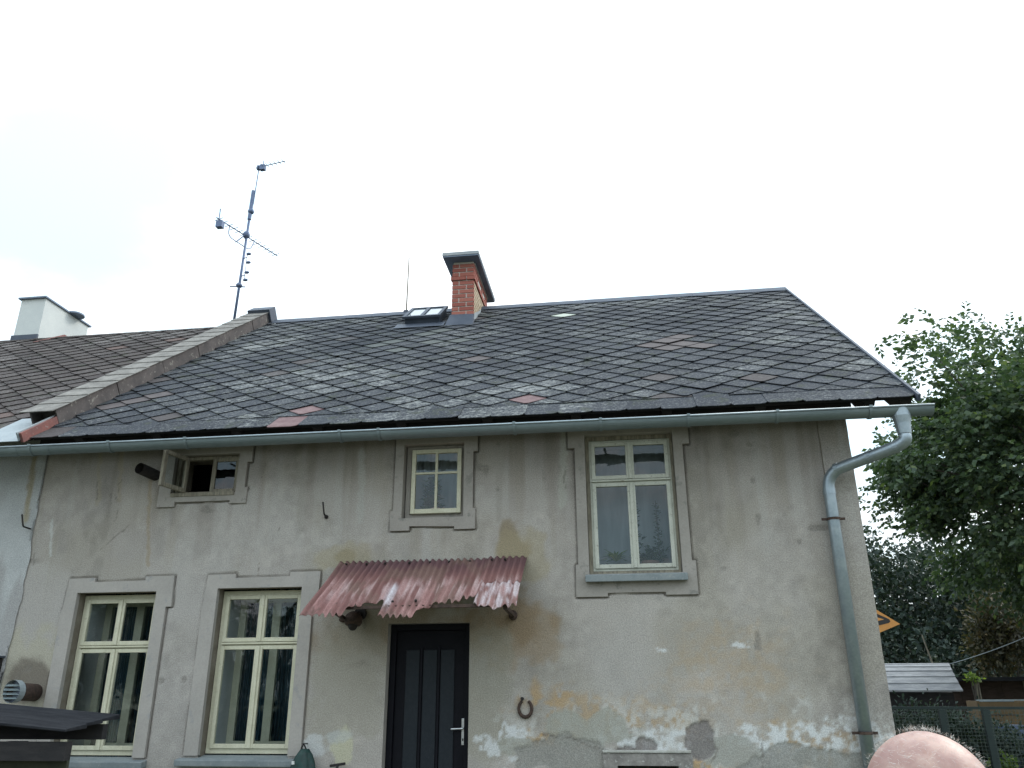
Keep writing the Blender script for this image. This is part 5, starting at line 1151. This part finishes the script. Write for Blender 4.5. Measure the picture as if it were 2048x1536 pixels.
def bush(name, label, c, rad, n, L, mat, seed, group=None):
    rs = np.random.default_rng(seed); t_ = thing(name, label, 'bush', group); t_.location = (c[0], c[1], 0)
    k = 14; cl = rs.normal(size=(k, 3)); cl /= np.linalg.norm(cl, axis=1, keepdims=True); cl = cl*np.array(rad)*rs.uniform(0.4, 0.8, (k, 1)); ci = rs.integers(0, k, n)
    o_ = rs.normal(size=(n, 3))*np.array(rad)*0.28; C_ = cl[ci]+o_+np.array([0, 0, c[2]]); C_[:, 2] = np.maximum(C_[:, 2], 0.03)
    leaves_np(C_, o_+rs.normal(size=(n, 3))*0.3, rs.uniform(0.7, 1.2, n)*L, L*0.25, rs, 'foliage', mat, t_)
    st_ = MB()
    for j in range(6): st_.tube([(rs.normal()*0.05, rs.normal()*0.05, 0), tuple(cl[j]*0.5+np.array([0, 0, c[2]*0.6])), tuple(cl[j]+np.array([0, 0, c[2]]))], [0.03, 0.02, 0.006], 6, caps=False)
    st_.build('stems', M_BARK, t_)
p = along(1992, 1240, 27.0); bush('autumn_bush', 'rusty brown bush in front of the far wood', (p[0], p[1], float(p[2])-0.5), (0.75, 0.7, 1.2), 3200, 0.16, M_LEAF_BROWN, 3)
p = along(1945, 1345, 22.5); bush('yellow_green_weed', 'bright yellow green weed rising beside the pale curved shed roof', (p[0], p[1], 1.70), (0.17, 0.17, 0.12), 110, 0.10, M_LEAF_BRIGHT, 5)
p = along(1845, 1395, 16.2); bush('low_hedge_bush', 'low green hedge plant behind the wire fence below the pale shed', (p[0], p[1], 0.66), (1.1, 0.5, 0.52), 4200, 0.09, M_LEAF_DARK, 6)
p = along(1970, 1400, 16.4); bush('low_hedge_bush', 'low dark hedge plant behind the wire fence below the long shed', (p[0], p[1], 0.66), (1.1, 0.5, 0.52), 4200, 0.09, M_LEAF_DARK, 7)
p = along(2003, 1510, 15.9); bush('yellow_green_weed', 'bright yellow green clump at the foot of the wire fence', (p[0], p[1], 0.25), (0.28, 0.22, 0.25), 500, 0.10, M_LEAF_BRIGHT, 9)

# ------------------------------------------------------------------ sheds beyond the fence
M_SHEDROOF = surf('bleached_roof_felt', (0.24, 0.25, 0.27), (0.40, 0.41, 0.43), 4.5, 0.9, 0, 0.5, 25, c3=(0.24, 0.25, 0.26), dist=0.02, stretch=(0.5, 2, 2))
sd = thing('garden_shed', 'low shed with bleached curved felt roof behind the fence', 'shed')
pr_ = along(1925, 1380, 21.5); pt_ = along(1898, 1326, 22.6); X1 = float(pr_[0]); Y0 = float(pr_[1]); Z0 = float(pr_[2]); Z1 = float(pt_[2]); Y1 = float(pt_[1]); dxk = float(pt_[0])-X1
X0_ = X1-3.6; n = 6
for k in range(n):                                          # felt strips, lapped, over a curved back
    a, c = k/n, (k+1)/n; f_ = lambda q: (Y0+(Y1-Y0)*q, Z0+(Z1-Z0)*(math.sin(q*math.pi/2)))
    (ya, za), (yb, zb) = f_(a), f_(c); e0, e1q = X1+dxk*a**2, X1+dxk*c**2; up = 0.002
    b = MB(); b.hexa([(X0_, ya-0.03, za-0.03), (e0, ya-0.03, za-0.03), (e1q, yb, zb-0.03), (X0_, yb, zb-0.03), (X0_, ya-0.03, za+up), (e0, ya-0.03, za+up), (e1q, yb, zb), (X0_, yb, zb)]); b.build('roof_strip', M_SHEDROOF, sd)
b = MB(); b.hexa([(X0_+0.1, Y0+0.15, 0), (X1-0.15, Y0+0.15, 0), (X1-0.15, Y1+1.5, 0), (X0_+0.1, Y1+1.5, 0), (X0_+0.1, Y0+0.15, Z0-0.06), (X1-0.15, Y0+0.15, Z0-0.06), (X1-0.3, Y1+1.5, Z1-0.05), (X0_+0.1, Y1+1.5, Z1-0.05)]); b.build('wall', M_TIMBER, sd)
sd2 = thing('long_shed', 'long dark timber shed with open front beyond the fence', 'shed')
q0 = along(1905, 1358, 23.5); X2 = float(q0[0]); Y2 = float(q0[1]); Z2 = float(q0[2]); W_ = 7.0
M_SHEDWOOD = surf('brown_shed_board', (0.06, 0.042, 0.035), (0.1, 0.07, 0.06), 5, 0.9, 0, 0.4, 30, stretch=(1, 1, 4))
b = MB(); b.box(X2, X2+W_, Y2-0.1, Y2+2.2, Z2-0.05, Z2+0.04); b.build('roof', M_TAR, sd2)
for k in range(14): 
    b = MB(); b.box(X2+0.5*k+0.004, X2+0.5*k+0.492, Y2+1.0, Y2+1.03, 0.0, Z2-0.052); b.build('board', M_SHEDWOOD, sd2)
for k in range(6):
    b = MB(); x = X2+0.55+1.15*k; b.bar((x, Y2+0.05, 0), (x-0.03*(k % 2), Y2+0.05, Z2-0.052), 0.09, 0.09); b.build('post', M_OLDWOOD, sd2)
q1 = along(2010, 1401, 22.0); b = MB(); b.box(float(q1[0])-0.6, float(q1[0])+2.5, float(q1[1]), float(q1[1])+0.06, float(q1[2])-0.02, float(q1[2])+0.02); b.build('front_rail', M_ZINC_PIPE, sd2)
q2 = along(2010, 1440, 19.0); ob = thing('storage_crate', 'ochre crate standing beyond the wire fence', 'crate')
for k in range(5):
    b = MB(); b.box(float(q2[0])-0.45, float(q2[0])+0.5, float(q2[1])-0.012, float(q2[1])+0.012, 0.05+0.24*k, 0.27+0.24*k); b.build('slat', surf('ochre_board', (0.10, 0.065, 0.03), (0.14, 0.09, 0.04), 6) if k == 0 else bpy.data.materials['ochre_board'], ob)
for xx in (-0.42, 0.47): b = MB(); b.box(float(q2[0])+xx-0.03, float(q2[0])+xx+0.03, float(q2[1])+0.013, float(q2[1])+0.5, 0, 1.25); b.build('side', bpy.data.materials['ochre_board'], ob)
q3 = along(2016, 1465, 17.6); br_ = thing('water_barrel', 'dull blue barrel beyond the wire fence', 'barrel'); M_BLUE = surf('blue_plastic', (0.035, 0.06, 0.12), (0.05, 0.08, 0.16), 5, 0.5)
bx_, by_ = float(q3[0]), float(q3[1]); MB().tube([(bx_, by_, 0), (bx_, by_, 0.1), (bx_, by_, 0.45), (bx_, by_, 0.8), (bx_, by_, 0.88)], [0.26, 0.29, 0.31, 0.29, 0.27], 22).build('body', M_BLUE, br_, smooth=False); MB().tube([(bx_, by_, 0.60), (bx_, by_, 0.63)], 0.318, 22).build('hoop', M_ZINC_BRIGHT, br_)

# cable and leaning pole
c0 = along(1900, 1328, 22.4); c1 = along(2060, 1271, 21.0)
cpts = [Vector(c0).lerp(Vector(c1), k/12)+Vector((0, 0, -0.03*math.sin(math.pi*k/12))) for k in range(13)]; e2 = Vector(c1)+(Vector(c1)-Vector(c0))*1.2
cb_ = MB().tube(cpts+[e2], 0.008, 6).build('overhead_cable', M_ZINC_BRIGHT); tag(cb_, 'thin pale cable running from the curved shed roof to the right', 'cable')
p0 = along(1866, 1330, 22.9); p1 = along(1844, 1270, 22.9); lpn = MB().tube([(p0[0]+0.05, p0[1], 0.0), tuple(p0), tuple(p1)], [0.03, 0.022, 0.014], 8).build('leaning_pole', M_OLDWOOD); tag(lpn, 'thin bare pole leaning up behind the curved shed roof', 'pole')

# ------------------------------------------------------------------ green wire fence
M_FENCE = surf('dark_green_fence_paint', (0.006, 0.018, 0.017), (0.011, 0.026, 0.023), 8, 0.55, 0.1, 0.1, 40)
M_WIRE = surf('pale_wire', (0.06, 0.08, 0.07), (0.10, 0.12, 0.105), 8, 0.5, 0.3)
fn = thing('wire_fence', 'dark green wire mesh fence beyond the house corner', 'fence')
fa = along(1770, 1415, 15.0); fb = along(2140, 1415, 15.4); FZ = 1.21
fa = Vector((fa[0]-0.6, fa[1], 0)); fb = Vector((fb[0], fb[1], 0)); fd = (fb-fa).normalized(); FL = (fb-fa).length
MB().bar(fa+Vector((0, 0, FZ)), fb+Vector((0, 0, FZ)), 0.045, 0.04).build('top_rail', M_FENCE, fn)
MB().bar(fa+Vector((0, 0, 0.08)), fb+Vector((0, 0, 0.08)), 0.04, 0.04).build('bottom_rail', M_FENCE, fn)
for px in (1700, 1888, 1978, 2085):
    q = along(px, 1470, 15.2); s_ = (Vector((q[0], q[1], 0))-fa).dot(fd); p = fa+fd*s_; MB().box(p.x-0.055, p.x+0.055, p.y-0.04, p.y+0.04, 0.0, FZ-0.022).build('post', M_FENCE, fn)
wm = MB(); k = 0.0; nrm = Vector((-fd.y, fd.x, 0))*-0.03
while k < FL:
    p = fa+fd*k+nrm; wm.bar(p+Vector((0, 0, 0.1)), p+Vector((0, 0, FZ-0.02)), 0.004, 0.004); k += 0.05
z = 0.12
while z < FZ-0.02:
    wm.bar(fa+nrm*1.12+Vector((0, 0, z)), fb+nrm*1.12+Vector((0, 0, z)), 0.004, 0.004); z += 0.05
wo_ = wm.build('wire_mesh', M_WIRE, fn); wo_['kind'] = 'stuff'

# ------------------------------------------------------------------ orange arrow sign behind the corner
sg = thing('arrow_sign', 'orange arrow-pointed sign with black field behind the house corner', 'sign')
M_ORANGE = surf('orange_sign_paint', (0.62, 0.27, 0.06), (0.66, 0.30, 0.075), 6, 0.5, 0, 0.05, 50); M_SIGNBLACK = surf('black_sign_paint', (0.015, 0.013, 0.014), (0.02, 0.018, 0.018), 6, 0.5, 0, 0.05, 50)
tip = Vector(along(1800, 1248, 15.0)); up_ = Vector(along(1757, 1222, 15.0)); dn_ = Vector(along(1765, 1263, 15.0))
yS = tip.y
def sgp(px, py): q = onY(px, py, yS); return (float(q[0]), float(q[2]))
T = sgp(1800, 1248); U = sgp(1757, 1222); D_ = sgp(1765, 1263)
su = ((U[0]-T[0]), (U[1]-T[1])); sdn = ((D_[0]-T[0]), (D_[1]-T[1])); k1 = 0.55/abs(su[0]); k2 = 0.55/abs(sdn[0])
A1 = (T[0]+su[0]*k1, T[1]+su[1]*k1); B1 = (T[0]+sdn[0]*k2, T[1]+sdn[1]*k2)
prism([T, A1, (A1[0]-0.5, A1[1]+0.02), (B1[0]-0.5, B1[1]-0.02), B1], [], yS-0.004, yS+0.004, 'board', M_ORANGE, sg)
ti = sgp(1780, 1241); a1 = (ti[0]-0.40, ti[1]+0.215); b1 = (ti[0]-0.40, ti[1]-0.12)
prism([(ti[0], ti[1]-0.02), (ti[0]-0.005, ti[1]+0.012), (ti[0]-0.02, ti[1]+0.025), a1, (a1[0]-0.4, a1[1]), (b1[0]-0.4, b1[1]), b1, (ti[0]-0.03, ti[1]-0.04)], [], yS-0.0075, yS-0.0045, 'black_field', M_SIGNBLACK, sg)
m0 = sgp(1768, 1239); prism([m0, (m0[0]-0.3, m0[1]+0.10), (m0[0]-0.34, m0[1]+0.08), (m0[0]-0.14, m0[1]-0.03)], [], yS-0.0105, yS-0.008, 'chevron', M_ORANGE, sg)
MB().tube([(T[0]-0.6, yS+0.04, 0), (T[0]-0.6, yS+0.04, T[1]+0.3)], 0.03, 12).build('post', M_ZINC_PIPE, sg)

# ------------------------------------------------------------------ trees across the yard (seen mirrored in the panes)
for k, (x, y, h) in enumerate(((-18.5, -31, 5.6), (-12.5, -33, 6.4), (-24.5, -33, 7.0), (-30.5, -34, 7.6))):
    tree('yard_tree', ('lowest dark tree across the yard facing the tall cream windows', 'dark tree across the yard nearest the door axis', 'tall dark tree across the yard beside the tallest one', 'tallest dark tree at the far end of the yard row')[k], 'tree', (x, y, 0), h, (x, y, h*0.6), (3.6, 2.6, h*0.40), 40, 1500, 5, 0.32, M_LEAF_DARK, 40+k, 'trees across the yard', cl_r=1.1)

# ------------------------------------------------------------------ person: only the crown of the head rises into view
pe = thing('person', 'bald person with thin white hair standing in the yard, only the head top in view', 'person')
ht = along(1863, 1463, 1.42); HX, HY, HTZ = float(ht[0]), float(ht[1]), float(ht[2])
pe.location = (HX, HY, 0)
M_SKIN_ = NT('bald_scalp_skin'); t = M_SKIN_; p = t.pos()
col = t.mix(t.ramp(t.noise(p, 22, 5, 0.6), 0.35, 0.68), (0.50, 0.335, 0.285), (0.36, 0.21, 0.185)); col = t.mix(t.ramp(t.noise(p, 60, 4, 0.6), 0.60, 0.68, 0, 0.5), col, (0.36, 0.20, 0.16))
t.pbr(col, 0.48, 0, t.bump(t.noise(p, 260, 3), 0.12, 0.002), 0.4, **{'Subsurface Weight': 0.12, 'Subsurface Radius': (0.02, 0.008, 0.004)}); M_SKIN = t.m
M_SHIRT = surf('checked_work_shirt', (0.07, 0.09, 0.13), (0.10, 0.12, 0.17), 20, 0.9, 0, 0.3, 120); M_TROUSER = surf('dark_work_trousers', (0.04, 0.04, 0.045), (0.06, 0.06, 0.06), 14, 0.9, 0, 0.3, 120)
YAW = math.radians(35)                                      # faces away, turned towards the corner
def fused(parts, name, mat, voxel, smooth_it=6):
    b = MB()
    for q in parts:
        if q[0] == 'b': b.ball(q[1], q[2], 24, 16)
        else: b.tube(q[1], q[2], 16)
    o_ = b.build(name+'_raw', mat); rm = o_.modifiers.new('r', 'REMESH'); rm.mode = 'VOXEL'; rm.voxel_size = voxel; s_ = o_.modifiers.new('s', 'SMOOTH'); s_.iterations = smooth_it; s_.factor = 0.6
    dg = bpy.context.evaluated_depsgraph_get(); me = bpy.data.meshes.new_from_object(o_.evaluated_get(dg)); me.name = name
    bpy.data.objects.remove(o_); me.materials.clear(); me.materials.append(mat); me.polygons.foreach_set('use_smooth', [True]*len(me.polygons))
    ob_ = link_mesh(name, me, pe); ob_.rotation_euler = (0, 0, YAW); return ob_
T_ = HTZ-0.0; hc = (0, 0.05, T_-0.113)                      # local frame: faces +y, head bowed a little
sh_z = T_-0.34
body = [('b', (0, 0.02, T_-0.104), (0.081, 0.100, 0.105)), ('b', (0, 0.05, T_-0.135), (0.072, 0.082, 0.098)), ('b', (0, 0.085, T_-0.175), (0.052, 0.06, 0.07)), ('b', (0, 0.148, T_-0.15), (0.016, 0.022, 0.03)),
        ('b', (0.079, 0.015, T_-0.135), (0.012, 0.022, 0.034)), ('b', (-0.079, 0.015, T_-0.135), (0.012, 0.022, 0.034)), ('b', (0.032, 0.118, T_-0.105), (0.028, 0.014, 0.012)), ('b', (-0.032, 0.118, T_-0.105), (0.028, 0.014, 0.012)),
        ('b', (0, 0.128, T_-0.20), (0.024, 0.012, 0.010)), ('b', (0, 0.118, T_-0.235), (0.03, 0.026, 0.022)),
        ('t', [(0, 0.03, T_-0.17), (0, -0.015, T_-0.29), (0, -0.04, T_-0.36)], [0.055, 0.058, 0.075]),
        ('b', (0, -0.03, sh_z-0.12), (0.17, 0.105, 0.17)), ('b', (0, -0.005, sh_z-0.40), (0.15, 0.115, 0.22))]
for s_ in (-1, 1):
    body += [('t', [(s_*0.13, -0.03, sh_z-0.04), (s_*0.20, -0.03, sh_z-0.07), (s_*0.225, -0.03, sh_z-0.32), (s_*0.22, 0.06, sh_z-0.55)], [0.06, 0.06, 0.045, 0.032]), ('b', (s_*0.218, 0.085, sh_z-0.61), (0.022, 0.042, 0.05))]
    for f_ in range(4): body.append(('t', [(s_*0.218, 0.065+0.018*f_, sh_z-0.64), (s_*0.215, 0.075+0.018*f_, sh_z-0.68), (s_*0.208, 0.080+0.017*f_, sh_z-0.71-0.008*(f_ in (1, 2)))], [0.0095, 0.009, 0.007]))
    body.append(('t', [(s_*0.205, 0.115, sh_z-0.60), (s_*0.195, 0.135, sh_z-0.63), (s_*0.19, 0.14, sh_z-0.655)], [0.011, 0.010, 0.008]))
    hip = sh_z-0.52; body.append(('t', [(s_*0.085, 0.0, hip), (s_*0.095, 0.01, hip*0.52), (s_*0.095, -0.01, 0.08)], [0.09, 0.06, 0.042])); body.append(('t', [(s_*0.095, -0.03, 0.045), (s_*0.10, 0.15, 0.035)], [0.042, 0.034]))
fused(body, 'body', M_SKIN, 0.0075)
shirt = [('b', (0, -0.03, sh_z-0.12), (0.182, 0.118, 0.18)), ('b', (0, -0.005, sh_z-0.40), (0.165, 0.128, 0.20)), ('t', [(0, -0.045, sh_z+0.035), (0, -0.04, sh_z-0.1)], [0.074, 0.13])]
for s_ in (-1, 1): shirt.append(('t', [(s_*0.12, -0.03, sh_z-0.05), (s_*0.20, -0.03, sh_z-0.075), (s_*0.226, -0.03, sh_z-0.33), (s_*0.221, 0.05, sh_z-0.53)], [0.075, 0.073, 0.058, 0.046]))
fused(shirt, 'shirt', M_SHIRT, 0.011)
tr_ = [('b', (0, 0.0, sh_z-0.56), (0.168, 0.13, 0.12))]
for s_ in (-1, 1): hip = sh_z-0.55; tr_.append(('t', [(s_*0.085, 0.0, hip), (s_*0.096, 0.01, hip*0.52), (s_*0.096, -0.01, 0.09)], [0.105, 0.078, 0.064]))
fused(tr_, 'trousers', M_TROUSER, 0.012)
sho = []
for s_ in (-1, 1): sho += [('b', (s_*0.098, 0.05, 0.042), (0.052, 0.145, 0.042)), ('t', [(s_*0.096, -0.03, 0.05), (s_*0.096, -0.02, 0.12)], [0.056, 0.052])]
fused(sho, 'shoes', M_BLACKIRON, 0.011)
# wispy white hair: a fringe round sides and back, a few strands on the crown
M_HAIR = surf('white_hair', (0.55, 0.52, 0.47), (0.7, 0.67, 0.62), 40, 0.5, 0, 0.0, 60)
hb = MB(); r = random.Random(12)
def strand(th_, el, L, lift, w_):
    ax_, ay_, az_ = 0.083, 0.103, 0.107; c_ = Vector((0, 0.02, T_-0.104)); n_ = Vector((math.cos(th_)*math.cos(el), math.sin(th_)*math.cos(el), math.sin(el))); p_ = c_+Vector((n_.x*ax_, n_.y*ay_, n_.z*az_)); tang = Vector((-math.sin(th_), math.cos(th_), 0)) if r.random() < 0.5 else Vector((math.sin(th_), -math.cos(th_), 0))
    d_ = (tang*r.uniform(0.2, 0.9)+n_*lift+Vector((0, 0, r.uniform(-0.9, 0.1)))).normalized(); s_ = d_.cross(n_).normalized()*w_
    m_ = p_+d_*L*0.5+n_*0.003; e_ = p_+d_*L+n_*(-0.004+lift*0.01); hb.v.extend([tuple(p_-s_), tuple(p_+s_), tuple(m_+s_*0.8), tuple(m_-s_*0.8), tuple(e_)]); i = len(hb.v)-5; hb.f.extend([(i, i+1, i+2, i+3), (i+3, i+2, i+4)]); hb.m.extend([0, 0])
for _ in range(7000):
    th_ = r.uniform(math.radians(140), math.radians(400)); el = math.radians(r.gauss(-4, 17))
    if el < math.radians(20): strand(th_, el, r.uniform(0.008, 0.018), r.uniform(0.02, 0.18), 0.0002)
for _ in range(700): strand(r.uniform(0, 6.283), math.radians(r.uniform(30, 88)), r.uniform(0.005, 0.013), r.uniform(0.1, 0.6), 0.00013)
ho = hb.build('hair', M_HAIR, pe); ho.rotation_euler = (0, 0, YAW)
bpy.context.view_layer.update()
